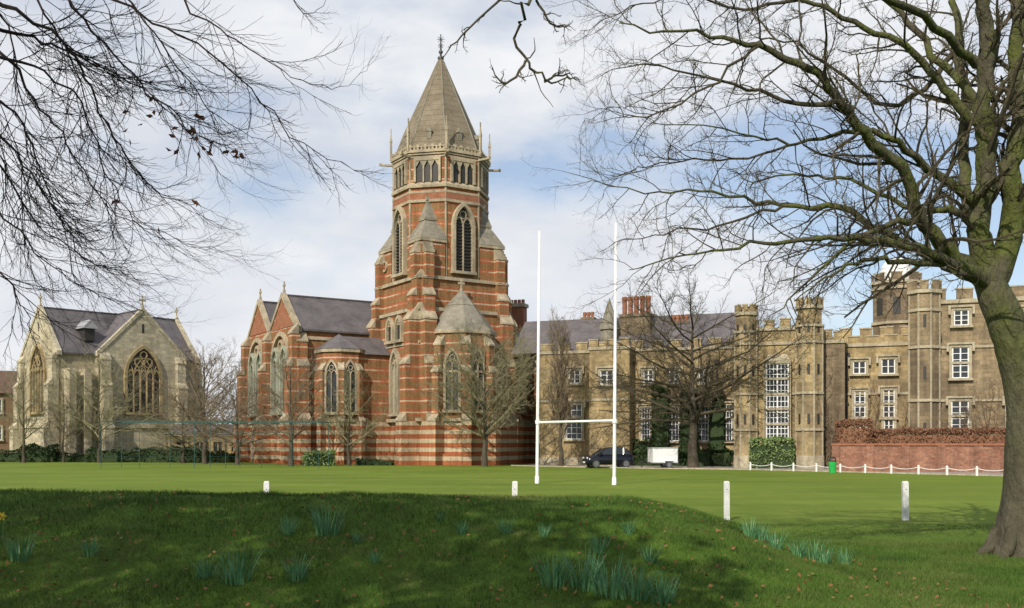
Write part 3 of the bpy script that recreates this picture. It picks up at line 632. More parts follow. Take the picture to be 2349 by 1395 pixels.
# ================================================================ TREES
def rv(): return Vector((random.gauss(0,1),random.gauss(0,1),random.gauss(0,1)))
def perp(d):
    a=d.cross(rv()); 
    return a.normalized() if a.length>1e-6 else Vector((1,0,0))
def grow(mb,p,d,L,r,lev,Q):
    n=Q['seg'][lev]; pts=[p]; rad=[r]; st=L/n; up=Q['up'][lev]; wg=Q['wig'][lev]; e=Q.get('end',.35)
    for i in range(n):
        d=(d+rv()*wg+Vector((0,0,up*(.3+1.4*i/n)))).normalized(); p=p+d*st; pts.append(p); rad.append(r*(1-(i+1)/n*(1-e)))
    mb.tube(pts,rad,Q['k'][lev])
    if lev<Q['max']: kids(mb,pts,rad,L,lev,Q,Q['kids'][lev])
def kids(mb,pts,rad,L,lev,Q,k,t0=.2):
    n=len(pts)-1
    for j in range(k):
        t=t0+(1-t0)*(j+random.random())/k; x=min(t*n,n-.001); i=int(x); fr=x-i
        p=pts[i].lerp(pts[i+1],fr); r=rad[i]+(rad[i+1]-rad[i])*fr; d0=(pts[i+1]-pts[i]).normalized()
        a=radians(random.uniform(*Q['ang'])); d=(d0*cos(a)+perp(d0)*sin(a)); 
        bias=Q.get('bias'); 
        if bias: d=(d+bias).normalized()
        l2=L*Q['len'][lev]*random.uniform(.6,1.25)*(1-.45*t); grow(mb,p,d,l2,min(r*.75,max(Q['rmin'][lev],r*Q['rr'][lev])),lev+1,Q)
def smooth(pts,rad,m=5):
    o=[];q=[]
    for i in range(len(pts)-1):
        p0=pts[max(i-1,0)];p1=pts[i];p2=pts[i+1];p3=pts[min(i+2,len(pts)-1)]
        for k in range(m):
            t=k/m; o.append(.5*((2*p1)+(p2-p0)*t+(2*p0-5*p1+4*p2-p3)*t*t+(3*p1-p0-3*p2+p3)*t**3)); q.append(rad[i]+(rad[i+1]-rad[i])*t)
    o.append(pts[-1]);q.append(rad[-1]); return o,q
def limb(mbT,mbC,pts,rad,Q,k,L=None,lev=0,sides=8,jit=.03):
    P,Rr=smooth(pts,rad)
    P=[p+rv()*jit*(0 if i==0 else 1) for i,p in enumerate(P)]
    mbT.tube(P,Rr,sides); L=L or sum((P[i+1]-P[i]).length for i in range(len(P)-1)); kids(mbC,P,Rr,L,lev,Q,k,.12)
BARKG=M2('mossy_bark',(.06,.053,.036),(.12,.105,.075),1.6,.95,1.,10,ms=(1,1,.5),bd=.1,zgreen=(.10,.115,.03))
BARKD=M2('brown_bark',(.06,.05,.035),(.10,.085,.06),2,.95,.6,8)
TWIG=M2('dark_twig_bark',(.05,.042,.027),(.09,.076,.045),2,.9,.2)
TWIGM=M2('beech_twig',(.025,.018,.016),(.05,.035,.03),2,.9,.2)
nt_=root('mossy_tree','large bare tree with green mossy trunk and spreading twiggy limbs','tree',0,0)
TR=MB();CR=MB()
D=17.3
RS=.78
def G(l,rs=1.): return [P3(u,v,d) for u,v,d,r in l],[r*rs for *_,r in l]
bp=P3(2345,1275,D); bp.z=0
trunk=[(bp+Vector((0,0,-.15)),.60),(bp+Vector((0,0,.25)),.47)]+[(P3(u,v,D),r) for u,v,r in((2353,1150,.39),(2358,1000,.35),(2348,860,.34),(2318,760,.32),(2284,680,.28),(2264,600,.23))]
P_,R_=smooth([a for a,_ in trunk],[b for _,b in trunk]); P_=[p+Vector((noise.noise(p*1.3)*.05,noise.noise(p*1.3+Vector((5,0,0)))*.05,0)) for p in P_]; R_=[r*(1+.07*noise.noise(Vector((0,0,i*.6)))) for i,r in enumerate(R_)]; TR.tube(P_,R_,18)
for th in range(7): # root flare
    a=th*.9+.2; TR.tube([bp+Vector((cos(a)*.35,sin(a)*.35,.45)),bp+Vector((cos(a)*.52,sin(a)*.52,.12)),bp+Vector((cos(a)*.8,sin(a)*.8,-.08))],[.13,.12,.05],8)
Q1=dict(seg=[9,6,5,4,4],wig=[.17,.22,.26,.30,.35],up=[.03,.04,.06,.07,.08],k=[5,4,3,3,3],max=3,kids=[14,8,6,4,0],len=[.38,.42,.46,.5],rr=[.38,.48,.55,.6],rmin=[.011,.0066,.005,.0045],ang=(28,70))
limbs=[
 ([(2275,650,17.3,.26),(2190,590,17.0,.17),(2110,500,16.6,.14),(2070,390,16.2,.12),(1990,320,15.8,.11),(1930,235,15.5,.09),(1850,160,15.2,.075),(1740,105,15.0,.055),(1600,80,14.8,.03),(1430,60,14.6,.012)],34),
 ([(2280,670,17.3,.22),(2200,610,17.6,.14),(2060,548,18.0,.10),(1930,480,18.4,.075),(1800,470,18.8,.05),(1640,440,19,.032),(1480,440,19.2,.018),(1290,395,19.4,.006)],34),
 ([(2270,650,17.3,.18),(2180,600,16.6,.11),(2050,560,16.0,.08),(1900,545,15.4,.055),(1750,560,15.0,.035),(1600,580,14.8,.02),(1440,620,14.6,.008)],28),
 ([(2200,605,16.8,.09),(2080,600,16.2,.06),(1960,600,15.8,.035),(1880,650,15.6,.018),(1820,690,15.6,.008)],14),
 ([(2265,620,17.3,.28),(2245,500,17.2,.24),(2268,380,17.1,.22),(2255,250,17.0,.20),(2268,120,16.9,.17),(2250,0,16.8,.15),(2230,-150,16.8,.09)],18),
 ([(2250,560,17.3,.17),(2205,400,17.8,.13),(2215,250,18,.11),(2200,120,18.2,.095),(2190,0,18.4,.08),(2170,-120,18.6,.05)],18),
 ([(2250,470,17.2,.14),(2150,400,16.9,.09),(2060,330,16.5,.07),(1960,300,16.2,.05),(1830,330,16,.03),(1700,300,15.8,.018),(1500,280,15.6,.007)],28),
 ([(2250,300,17.1,.12),(2160,200,17.0,.09),(2080,110,16.9,.07),(1960,50,16.8,.055),(1830,0,16.6,.04),(1650,-30,16.5,.02)],24),
 ([(2255,250,17.1,.11),(2140,120,17.6,.08),(2050,20,18,.06),(1940,-60,18.2,.04)],16),
 ([(2285,640,17.3,.28),(2325,500,17.2,.25),(2318,380,17.1,.22),(2345,260,17.0,.19),(2325,120,17.0,.16),(2340,-40,17.0,.12)],18),
 ([(2320,560,17.4,.2),(2350,480,17.2,.17),(2430,380,17,.13),(2520,250,17,.1)],12),
 ([(2245,500,17.2,.12),(2180,480,18.0,.08),(2090,480,18.6,.06),(1970,420,19,.045),(1850,400,19.4,.03),(1700,420,19.8,.015)],24),
 ([(2110,500,16.6,.08),(2020,520,16.2,.055),(1900,600,15.9,.03),(1780,720,15.8,.01)],16),
 ([(1930,235,15.5,.06),(1800,230,15.2,.04),(1650,180,15,.025),(1480,150,14.8,.012),(1370,170,14.8,.005)],22),
 ([(1800,470,18.8,.04),(1650,520,18.6,.025),(1500,540,18.4,.014),(1400,560,18.4,.006)],16),
 ([(1740,105,15,.035),(1620,200,14.9,.022),(1480,270,14.8,.014),(1400,250,14.8,.007),(1340,280,14.8,.004)],20),
 ([(1830,0,16.6,.04),(1700,20,16.4,.028),(1560,-10,16.2,.018),(1420,30,16,.010),(1330,80,16,.005)],20),
 ([(1830,330,16,.03),(1680,370,15.9,.022),(1540,370,15.8,.014),(1430,400,15.8,.008),(1370,460,15.8,.004)],20),
 ([(2190,120,18.2,.07),(2060,240,18,.05),(1940,180,17.8,.035),(1800,90,17.6,.02),(1680,120,17.5,.01)],20),
 ([(2240,150,17,.1),(2120,40,16,.08),(1900,-60,14.5,.06),(1600,-110,12.5,.045),(1380,-70,11,.026),(1230,-10,10,.022),(1190,60,9.9,.02),(1205,140,9.9,.016),(1250,185,10,.014),(1325,180,10.1,.006)],8),
]
for q,(pts,k) in enumerate(limbs):
    a,b=G(pts,RS); QQ=Q1
    if q==len(limbs)-1: QQ=dict(Q1); QQ['max']=1; QQ['kids']=[6,4,0,0,0]; QQ['rmin']=[.009,.006,.005,.005]
    limb(TR if b[0]>.055 else CR,CR,a,b,QQ,k,L=(1.6 if QQ is not Q1 else max(3.0,min(5.8,len(pts)*.7))),sides=8)
Q3=dict(Q1); Q3['kids']=[5,4,3,0,0]; Q3['max']=2; Q3['len']=[.35,.4,.4,.4]; Q3['rmin']=[.008,.006,.005,.004]; Q3['wig']=[.3,.35,.4,.4,.4]
for l in ([(1290,-60,10.2,.02),(1160,-10,10,.013),(1060,80,9.9,.009),(1018,132,9.9,.004)],[(1205,140,9.9,.016),(1165,192,9.8,.011),(1128,158,9.8,.005)],[(1230,0,10,.014),(1275,60,10.1,.01),(1300,60,10.2,.006)],[(1250,185,10,.014),(1290,170,10,.01),(1325,185,10,.005)]):
    a,b=G(l); limb(CR,CR,a,b,Q3,9,L=.75,sides=5,jit=.012)
part(nt_,'trunk',TR,[BARKG],smooth=True); part(nt_,'crown',CR,[TWIG])
bt=root('beech_tree','bare beech with long drooping twigs and few brown leaves','tree',0,0)
TR=MB();CR=MB()
b0=Vector((-9.5,8.5,0)); P_,R_=smooth([b0,b0+Vector((.1,0,3)),b0+Vector((0,.2,7)),b0+Vector((.3,.3,11))],[.5,.4,.33,.2]); TR.tube(P_,R_,12)
Q2=dict(seg=[9,7,5,3],wig=[.10,.13,.17,.2],up=[-.01,.06,.12,.06],k=[4,3,3,3],max=2,kids=[15,9,5,0],len=[.5,.5,.45,.4],rr=[.42,.5,.6,.6],rmin=[.0052,.0040,.0033,.003],ang=(18,48),bias=Vector((.18,0,-.3)),end=.5)
src=b0+Vector((0,.1,6.5))
for l,k in [
 ([(-60,-20,10,.05),(120,70,10,.03),(200,180,10,.022),(260,310,10,.015),(350,430,10,.010),(470,480,10,.004)],28),
 ([(60,-120,10.5,.045),(300,20,10.5,.024),(480,120,10.5,.018),(600,230,10.5,.013),(720,350,10.5,.009),(870,400,10.5,.004)],24),
 ([(330,-120,11,.035),(470,50,11,.018),(590,120,11,.013),(690,190,11,.008),(800,195,11,.005),(858,130,11,.003)],12),
 ([(-80,110,9.5,.04),(80,150,9.5,.022),(190,240,9.5,.016),(240,390,9.5,.012),(310,500,9.5,.008),(430,560,9.5,.005),(560,580,9.5,.003)],28),
 ([(-80,250,9.,.035),(40,350,9.,.018),(120,470,9.,.012),(200,590,9.,.008),(330,640,9.,.004)],26),
 ([(-60,420,9.8,.03),(30,520,9.8,.016),(120,610,9.8,.010),(230,680,9.8,.006),(380,720,9.8,.003)],18),
 ([(-80,560,9.,.025),(20,640,9.,.012),(60,730,9.,.008),(90,780,9.,.004)],12),
 ([(-80,20,11,.05),(60,200,11,.026),(140,300,11,.018),(230,450,11,.012),(330,530,11,.007),(450,560,11,.003)],28),
 ([(100,-100,9.3,.04),(190,40,9.3,.022),(300,170,9.3,.016),(400,270,9.3,.011),(520,350,9.3,.006),(560,355,9.3,.003)],24),
 ([(-60,60,10.4,.05),(60,80,10.4,.03),(160,120,10.4,.02),(300,190,10.4,.013),(420,290,10.4,.008),(520,420,10.4,.004)],26),
 ([(200,-100,9.8,.03),(330,50,9.8,.016),(420,170,9.8,.012),(500,270,9.8,.008),(620,330,9.8,.004)],20),
 ([(-80,180,9.9,.04),(40,260,9.9,.02),(90,380,9.9,.014),(150,520,9.9,.009),(260,600,9.9,.004)],28),
 ([(-60,330,10.6,.03),(30,430,10.6,.018),(110,540,10.6,.011),(240,620,10.6,.006),(300,640,10.6,.004)],22),
 ([(-70,-60,10.8,.03),(20,60,10.8,.018),(50,220,10.8,.012),(70,400,10.8,.008),(60,560,10.8,.004)],26),
 ([(-90,120,10.2,.03),(-10,280,10.2,.016),(20,450,10.2,.011),(60,600,10.2,.006),(120,680,10.2,.003)],24),
 ([(20,-100,10.1,.03),(110,30,10.1,.02),(170,160,10.1,.013),(190,300,10.1,.009),(170,430,10.1,.005)],26),
 ([(620,-80,11,.014),(700,30,11,.008),(760,-5,11,.004)],4),
 ]:
    a,b=G(l,.55)
    mid=(src+a[0])/2+Vector((0,0,1.2)); pp2,rr=smooth([src,mid,a[0]],[.12,.08,b[0]]); TR.tube(pp2,rr,6)
    limb(CR,CR,a,b,Q2,k,L=(2.1 if k>5 else 1.0),sides=5,jit=.02)
part(bt,'trunk',TR,[BARKD],smooth=True); part(bt,'crown',CR,[TWIGM])
LM=MB()
lf=[(283,258),(325,285),(340,262),(352,256),(375,262),(290,295),(410,237),(405,295),(388,315),(385,345),(400,348),(438,303),(445,312),(450,320),(455,355),(463,340),(475,348),(490,330),(520,348),(540,350),(555,355),(548,358),(260,470),(268,466),(365,528),(350,228),(295,325),(470,275),(448,465),(440,300),(458,270)]
for u,v in lf:
    for rep in range(2 if u>430 else 1):
        p=P3(u+random.uniform(-7,7),v+random.uniform(-5,5),9.6+random.uniform(-.2,.2)); a=rv(); a.y*=.3; a=a.normalized()*random.uniform(.03,.05); b=a.cross(rv()).normalized()*.02; b2=a.cross(b).normalized()*.012
        LM.add([p-a,p-b+b2,p+a,p+b+b2],[[0,1,2],[0,2,3]])
part(bt,'dead_leaves',LM,[M2('withered_leaf',(.12,.04,.02),(.20,.08,.035),5,.8,.1)],'brown withered leaves still hanging')
def midtree(u,d,topv,rpx,style,label,fork=.16,dens=1.0,tw=TWIG,name='bare_tree',r0=.22,thin=.016):
    H=gz(topv,d); x=gx(u,d); r=rpx*d/FP
    rt=root(name,label,'tree',x,d,random.uniform(0,360)); T_=MB();C_=MB()
    zf=H*fork; up={'round':.07,'wide':.03,'narrow':.22}[style]
    P_,R_=smooth([Vector((0,0,-.05)),Vector((.05,0,zf*.5)),Vector((-.05,.05,zf)),Vector((.1,0,H*.45)),Vector((0,.1,H*.8))],[r0*1.25,r0*.9,r0*.8,r0*.4,.03]); T_.tube(P_,R_,8)
    Q=dict(seg=[6,5,4,3],wig=[.12,.17,.22,.25],up=[up,up,up,up*.6],k=[4,3,3,3],max=3,kids=[10,8,5,0],len=[.5,.5,.5,.4],rr=[.4,.5,.6,.6],rmin=[.026,.018,thin,thin],ang=(22,60),end=.45)
    n=int({'round':19,'wide':20,'narrow':22}[style]*dens)
    for i in range(n):
        t=(i+.5)/n; z=zf+(H*.72-zf)*t**1.3; a=i*2.4+random.uniform(-.4,.4); sp={'round':1.55,'wide':1.9,'narrow':.5}[style]*(1-.55*t)
        dd=Vector((cos(a)*sp,sin(a)*sp,{'round':.8,'wide':.42,'narrow':1.}[style])).normalized()
        full=sqrt(max(.05,1-(abs(z/H-.36)/.62)**2)); L=r*full*{'round':1.25,'wide':1.05,'narrow':1.35}[style]*random.uniform(.85,1.15)
        px=Vector((0,0,z)); pts=[px]; rad=[r0*.42*(1-.6*t)]; dcur=dd; pc=px
        L=min(L,(H-z)/max(.25,dd.z+.25))
        for k in range(6):
            dcur=(dcur+rv()*.09+Vector((0,0,up*.6))).normalized(); pc=pc+dcur*L/6; pts.append(pc); rad.append(rad[0]*(1-(k+1)/6*.8))
        C_.tube(pts,rad,5); kids(C_,pts,rad,L*.85,0,Q,int(10*dens),.15)
    part(rt,'trunk',T_,[BARKD],smooth=True); part(rt,'crown',C_,[tw]); return rt
TWB=M2('brown_twig',(.15,.115,.075),(.21,.165,.11),2,.9,.1); TWO=M2('olive_twig',(.18,.165,.09),(.26,.235,.14),2,.9,.1)
lab='small bare tree with fine upswept twigs on the lawn'
midtree(55,100,800,80,'round',lab,tw=TWO,r0=.17,dens=.95)
midtree(145,102,850,55,'round',lab,tw=TWB,r0=.12,dens=.85)
midtree(228,100,780,120,'round',lab,tw=TWO,r0=.2,dens=1.05)
midtree(470,95,775,120,'round','dense bare reddish-brown tree beside the chapel',tw=TWB,r0=.25,dens=1.2)
midtree(545,90,850,150,'wide','low spreading bare tree beside the chapel',tw=TWB,r0=.2,dens=1.0)
midtree(420,98,880,100,'wide','low spreading bare tree beside the chapel',tw=TWO,r0=.2,dens=.95)
midtree(668,86,780,105,'round',lab,tw=TWB,r0=.22,dens=.95)
midtree(800,86,835,90,'round',lab,tw=TWO,r0=.16,dens=.9)
midtree(1112,84,735,145,'round','dense bare tree in front of the chapel apse',fork=.18,tw=TWO,r0=.26,dens=1.45,thin=.018)
midtree(1287,84,685,75,'narrow','slim upright bare tree beside the drive',tw=TWB,r0=.2,dens=1.3)
midtree(1590,80.5,625,275,'wide','large dark spreading bare tree beside the drive',fork=.22,tw=TWIG,r0=.42,dens=1.4,name='spreading_tree',thin=.016)
midtree(460,150,830,120,'round','distant dense bare tree',tw=TWB,r0=.3,dens=1.,thin=.03)
midtree(10,150,880,80,'round','distant dense bare tree',tw=TWB,r0=.3,dens=1.,thin=.03)
# ================================================================ hedges, ivy, shrubs
def boxcloud(n,sx,sy,sz,lump=.25):
    P=np.random.uniform(-1,1,(n,3)); ax=np.random.randint(0,3,n); sg=np.where(np.random.rand(n)<.5,-1,1); sg=np.where(ax==2,1,sg)
    P[np.arange(n),ax]=sg*np.random.uniform(.8,1.05,n)
    P[:,2]=(P[:,2]+1)/2
    P*=np.array([sx,sy,sz]); 
    nn=np.array([noise.noise(Vector((p[0]*.9,p[1]*.9,p[2]*1.3))) for p in P]); P[:,1]+=nn*lump*np.sign(P[:,1]); P[:,2]+=nn*lump*(P[:,2]/sz); return P
IVY=M2('ivy_leaf',(.02,.045,.012),(.05,.09,.025),3,.5,.1); DHED=M2('dark_hedge',(.018,.035,.012),(.04,.065,.02),2,.7,.1)
BHED=M2('beech_hedge_leaf',(.14,.065,.035),(.27,.14,.08),2.5,.8,.1); VAR=M2('variegated_shrub',(.09,.16,.04),(.26,.33,.13),4,.6,.1)
CREEP=M2('brown_creeper',(.10,.07,.045),(.16,.11,.07),3,.8,.1)
def hedge(name,label,x,y,a,sx,sy,sz,n,s,mat,cat='hedge',z=0,core=None,lump=.25):
    rt=root(name,label,cat,x,y,a,z); c=MB(); c.prism([(-sx*.93,-sy*.7),(sx*.93,-sy*.7),(sx*.93,sy*.7),(-sx*.93,sy*.7)],0,sz*.86); part(rt,'stems',c,[core or DHED])
    quadmesh(rt,'foliage',boxcloud(n,sx,sy,sz,lump),np.random.uniform(s*.6,s*1.3,n),[mat]); return rt
for u,d,w,h in((20,104,3.5,1.1),(90,103,1.6,1.6),(320,103,5,1.3),(180,104,5,.8),(405,102,3,1.4),(480,101,2.5,1.0)):
    hedge('evergreen_hedge','low dark evergreen hedge along the chapel lawn',gx(u,d),d,8,w,.8,h,1500,.13,DHED,lump=.5)
hedge('evergreen_shrub','rounded clipped shrub at the chapel foot',gx(732,87),87,20,1.3,.8,1.2,1500,.09,VAR,'shrub')
hedge('evergreen_shrub','low shrub at the chapel foot',gx(860,88),88,0,1.6,.6,.5,800,.09,DHED,'shrub')
def sw(lx,ly): return SF.w(lx,ly)
for u0,u1,v,nm in((1455,1500,1010,0),(1495,1535,890,1),(1560,1602,905,1),(1627,1662,900,1),(1536,1680,1030,0)):
    a,b=SF.lx(u0,-.35),SF.lx(u1,-.35); h=SF.z(v,a,0); x,y=sw((a+b)/2,-.35)
    hedge('wall_ivy','dark green ivy climbing the school wall',x,y,-20,(b-a)/2,.3,h,int(900*(b-a)/2*h/4),.13,IVY,'ivy',lump=.5)
a,b=SF.lx(1722,GL-.9),SF.lx(1820,GL-.9); x,y=sw((a+b)/2,-6.0); hedge('variegated_shrub','pale variegated evergreen shrub under the oriel window',x,y,-20,(b-a)/2,.4,2.3,3500,.1,VAR,'shrub')
for u,v in((2010,880),(2100,900),(2160,880),(2262,880),(1900,920)):
    gg=-4.0 if u<1930 else(g4 if u<2080 else g5); l=SF.lx(u,gg-.3); x,y=sw(l,gg-.25); rt=root('wall_creeper','bare brown creeper on the school wall','climber',x,y,-20); c=MB()
    Q=dict(seg=[6,5,4,3],wig=[.15,.2,.25,.3],up=[.1,.06,.03,0],k=[3,3,3,3],max=3,kids=[7,6,5,0],len=[.5,.5,.5,.4],rr=[.5,.5,.6,.6],rmin=[.02,.015,.012,.012],ang=(20,55))
    for i in range(5): grow(c,Vector((random.uniform(-.5,.5),0,0)),Vector((random.uniform(-.35,.35),0,1)),SF.z(v,l,gg)*random.uniform(.7,1.1),.04,0,Q)
    c.v=[(p[0],p[1]*.12,p[2]) for p in c.v]; part(rt,'stems',c,[CREEP])
gl=-12.5; a,b=SF.lx(1917,gl),SF.lx(2420,gl); gw=root('garden_wall','low red brick garden wall with brick coping','wall',*sw(a,gl),-20); W=MB()
W.box(0,b-a,0,.35,0,1.78,0); 
for i in range(7): xx=(b-a)*i/6; W.box(xx-.25,xx+.25,-.08,.43,0,1.8,0)
part(gw,'wall',W,[BRWALL]); W=MB(); W.box(-.3,b-a+.3,-.1,.45,1.8,1.93,0); part(gw,'coping',W,[RBRICK])
for (u0,u1,h0,z0) in((1917,2000,3.5,0),(1996,2420,2.9,0)):
    aa,bb=SF.lx(u0,gl+1.2),SF.lx(u1,gl+1.2); x,y=sw((aa+bb)/2,gl+1.3)
    hedge('beech_hedge','brown-leaved beech hedge above the brick wall',x,y,-20,(bb-aa)/2,.7,h0,int(2600*(bb-aa)/2),.075,BHED,'hedge',core=BHED,lump=.18)
# ================================================================ objects
gp=root('rugby_goal','tall white H-shaped rugby goal posts on the pitch','goal')
lb=Vector((gx(1232,48.5),48.5,0)); rb_=Vector((gx(1409,46.7),46.7,0))
for p,lean in((lb,.12),(rb_,.08)):
    m_=MB(); m_.tube([p,p+Vector((lean*.25,0,3)),p+Vector((lean,0,12.2))],[.085,.08,.055],12); m_.tube([p,p+Vector((0,0,.35))],[.11,.1],12); part(gp,'post',m_,[WHITE],smooth=True)
m_=MB(); m_.tube([lb+Vector((.03,0,2.95)),rb_+Vector((.02,0,3.0))],[.055,.055],10); 
for p in(lb,rb_): m_.prism(ngon(10,.12,p.x+.03,p.y),2.88,3.06)
part(gp,'crossbar',m_,[WHITE],smooth=False)
first=None
for u,h in((612,.98),(1180,.98),(1667,.99),(2077,.97)):
    x,y=gx(u,25.3),25.3
    if first is None:
        first=root('white_post','short square white wooden post on the touchline','post',x,y,4,group='white wooden posts along the pitch')
        m_=MB(); w=.068; m_.box(-w,w,-w,w,-.05,.95); m_.prism([(-w,-w),(w,-w),(w,w),(-w,w)],.95,.985,0,None,[(-w*.75,-w*.75),(w*.75,-w*.75),(w*.75,w*.75),(-w*.75,w*.75)]); fp=part(first,'post_shaft',m_,[M2('chipped_white_paint',(.62,.62,.59),(.78,.78,.77),6,.6,.3,streak=.35)])
        m_=MB(); m_.prism(ngon(8,.012,0,0),0,.01,0,T(0,-.07,.78)@Matrix.Rotation(radians(90),4,'X')); fb=part(first,'bolt_head',m_,[BLACK])
    else:
        r=first.copy(); link(r); r.location=(x,y,0); r.rotation_euler=(radians(random.uniform(-1,1)),radians(random.uniform(-1.2,1.2)),radians(random.uniform(-8,8)))
        for q in(fp,fb): c=q.copy(); link(c); c.parent=r
cf=root('chain_fence','low white posts linked by white chain along the drive','fence')
A_=Vector((17.3,72.8,0)); B_=Vector((28.9,58.4,0)); n=11; pts=[A_.lerp(B_,i/(n-1)) for i in range(n)]
pm_=None
for i,p in enumerate(pts):
    if pm_ is None:
        m_=MB(); m_.box(-.055,.055,-.055,.055,0,.5); m_.cone([(-.07,-.07),(.07,-.07),(.07,.07),(-.07,.07)],.5,(0,0,.6)); pm_=part(cf,'post',m_,[WHITE]); pm_.location=p
    else: c=pm_.copy(); link(c); c.parent=cf; c.location=p
for i in range(n-1):
    m_=MB(); L=[pts[i].lerp(pts[i+1],t/8)+Vector((0,0,.45-.55*(t/8)*(1-t/8))) for t in range(9)]; m_.tube(L,[.02]*9,5); part(cf,'chain',m_,[WHITE])
lb_=root('litter_bin','small green litter bin beside the garden wall','bin',gx(1910,66),66); m_=MB(); m_.prism(ngon(12,.22),0,.75,0,None,ngon(12,.26)); part(lb_,'body',m_,[GREENB]); m_=MB(); m_.prism(ngon(12,.28),.75,.81,0); m_.prism(ngon(12,.25),.93,1.05,0,None,ngon(12,.12)); m_.box(-.2,-.16,-.03,.03,.81,.93);m_.box(.16,.2,-.03,.03,.81,.93); part(lb_,'lid',m_,[BLACK])
pn=root('practice_net','teal pole frame of a sports practice net on the lawn','net')
a_=P3(250,968,78);b2=P3(740,968,78); hgt=a_.z
NETM=plain('net_cord',(.05,.12,.11),.8)
for i in range(8):
    x=a_.x+(b2.x-a_.x)*i/7
    for yy in((76.5,80.5) if i in(0,3,4,7) else (78,)):
        m_=MB(); m_.tube([Vector((x,yy,0)),Vector((x,yy,hgt))],[.022,.02],6); part(pn,'pole',m_,[TEAL])
m_=MB()
for yy in(76.5,80.5): m_.tube([Vector((a_.x,yy,hgt)),Vector((b2.x,yy,hgt))],[.03,.03],6)
m_.tube([Vector((a_.x,76.5,hgt)),Vector((a_.x,80.5,hgt))],[.03]*2,6); m_.tube([Vector((b2.x,76.5,hgt)),Vector((b2.x,80.5,hgt))],[.03]*2,6)
part(pn,'top_rail',m_,[TEAL])
m_=MB()
for z in np.arange(.3,hgt,.62): m_.tube([Vector((a_.x,76.5,z)),Vector((b2.x,76.5,z))],[.008]*2,3)
part(pn,'netting',m_,[NETM])
RUB=plain('tyre_rubber',(.025,.025,.025),.8); ALLOY=plain('alloy',(.45,.45,.46),.3,.8)
def wheel(par,x,y,r=.31,w=.2,name='wheel'):
    Mx=T(x,y,r)@Matrix.Rotation(radians(90),4,'X'); wt=MB(); wt.prism(ngon(20,r),-w/2,w/2,0,Mx); wo=part(par,name,wt,[RUB])
    rm=MB(); 
    for s in(-1,1):
        z0,z1=(w/2,w/2+.012) if s>0 else(-w/2-.012,-w/2); rm.prism(ngon(14,r*.22),z0,z1,0,Mx)
        for k in range(6):
            rm.box(-.028,.028,.02,r*.66,z0,z1,0,Mx@RZ(60*k))
        po=ngon(18,r*.68);pi3=ngon(18,r*.58); zf=z1+.003 if s>0 else z0-.003
        rm.add([(a,b,zf) for a,b in po]+[(a,b,zf) for a,b in pi3],[[i,(i+1)%18,18+(i+1)%18,18+i] for i in range(18)],0,Mx)
    part(wo,'rim',rm,[ALLOY])
car=root('parked_car','black-blue compact hatchback parked on the drive','car',gx(1394,79.2),79.2,12)
car.scale=(1,1,1.06)
NAVY=plain('dark_blue_car_paint',(.006,.007,.013),.15); CG=plain('car_glass',(.03,.035,.04),.06)
def loft(mb,secs,mi=0):
    n=len(secs[0]); o=len(mb.v)
    for s in secs: mb.v.extend(s)
    for i in range(len(secs)-1):
        for j in range(n): mb.f.append([o+i*n+j,o+i*n+(j+1)%n,o+(i+1)*n+(j+1)%n,o+(i+1)*n+j]); mb.m.append(mi)
    mb.f.append([o+j for j in range(n)][::-1]); mb.m.append(mi); mb.f.append([o+(len(secs)-1)*n+j for j in range(n)]); mb.m.append(mi)
def sec(x,zt,hw,zb=.24,tw=.9): return [(x,-hw*.93,zb),(x,-hw,zb+.18),(x,-hw,(zb+zt)/2+.05),(x,-hw*.95,zt-.06),(x,-hw*tw*.9,zt),(x,hw*tw*.9,zt),(x,hw*.95,zt-.06),(x,hw,(zb+zt)/2+.05),(x,hw,zb+.18),(x,hw*.93,zb)]
b=MB(); loft(b,[sec(-1.93,.58,.62,.3),sec(-1.86,.74,.76,.26),sec(-1.6,.86,.82),sec(-1.0,.97,.84),(sec(-.6,1.0,.85)),sec(.9,1.02,.85),sec(1.6,1.0,.84),sec(1.86,.92,.78,.28),sec(1.93,.7,.7,.32)])
o=part(car,'body',b,[NAVY],smooth=True)
b=MB()
prof=[(-1.05,.98,.78),(-.35,1.42,.62),(.0,1.5,.6),(.9,1.5,.6),(1.35,1.42,.6),(1.78,1.0,.74)]
low=[(-1.05,.97,.78),(-.6,.99,.79),(0,1.0,.8),(.9,1.01,.8),(1.4,1.0,.79),(1.78,.99,.74)]
loft(b,[[(x,-w2,z2),(x1,-w,z),(x1,w,z),(x,w2,z2)] for (x1,z,w),(x,z2,w2) in zip(prof,low)],0)
o=part(car,'window',b,[CG],'dark tinted wraparound cabin glass')
b=MB()
for s in(-1,1):
    for x1,z1,x2,z2 in((-1.05,.98,-.35,1.43),(.25,1.0,.2,1.5),(1.05,1.0,1.1,1.47),(1.78,1.0,1.35,1.42)):
        b.tube([Vector((x1,s*.79,z1)),Vector((x2,s*.625,z2))],[.035,.035],5)
b.prism([(-.38,-.62),(1.38,-.61),(1.38,.61),(-.38,.62)],1.46,1.54,0,None,[(-.1,-.52),(1.1,-.52),(1.1,.52),(-.1,.52)]); part(car,'roof',b,[NAVY])
for x in(-1.2,1.25):
    for y in(-.76,.76): wheel(car,x,y)
HL=plain('headlight_lens',(.6,.6,.62),.1); TL=plain('tail_lamp',(.4,.02,.02),.2)
for y in(-.56,.56):
    b=MB(); b.prism(ngon(10,.14),-.04,.04,0,T(-1.84,y,.68)@Matrix.Rotation(radians(90),4,'Y')); part(car,'headlight',b,[HL])
    b=MB(); b.box(1.86,1.93,y-.1,y+.1,.68,.92); part(car,'tail_light',b,[TL])
b=MB(); b.box(-1.97,-1.93,-.26,.26,.38,.49); part(car,'number_plate',b,[WHITE])
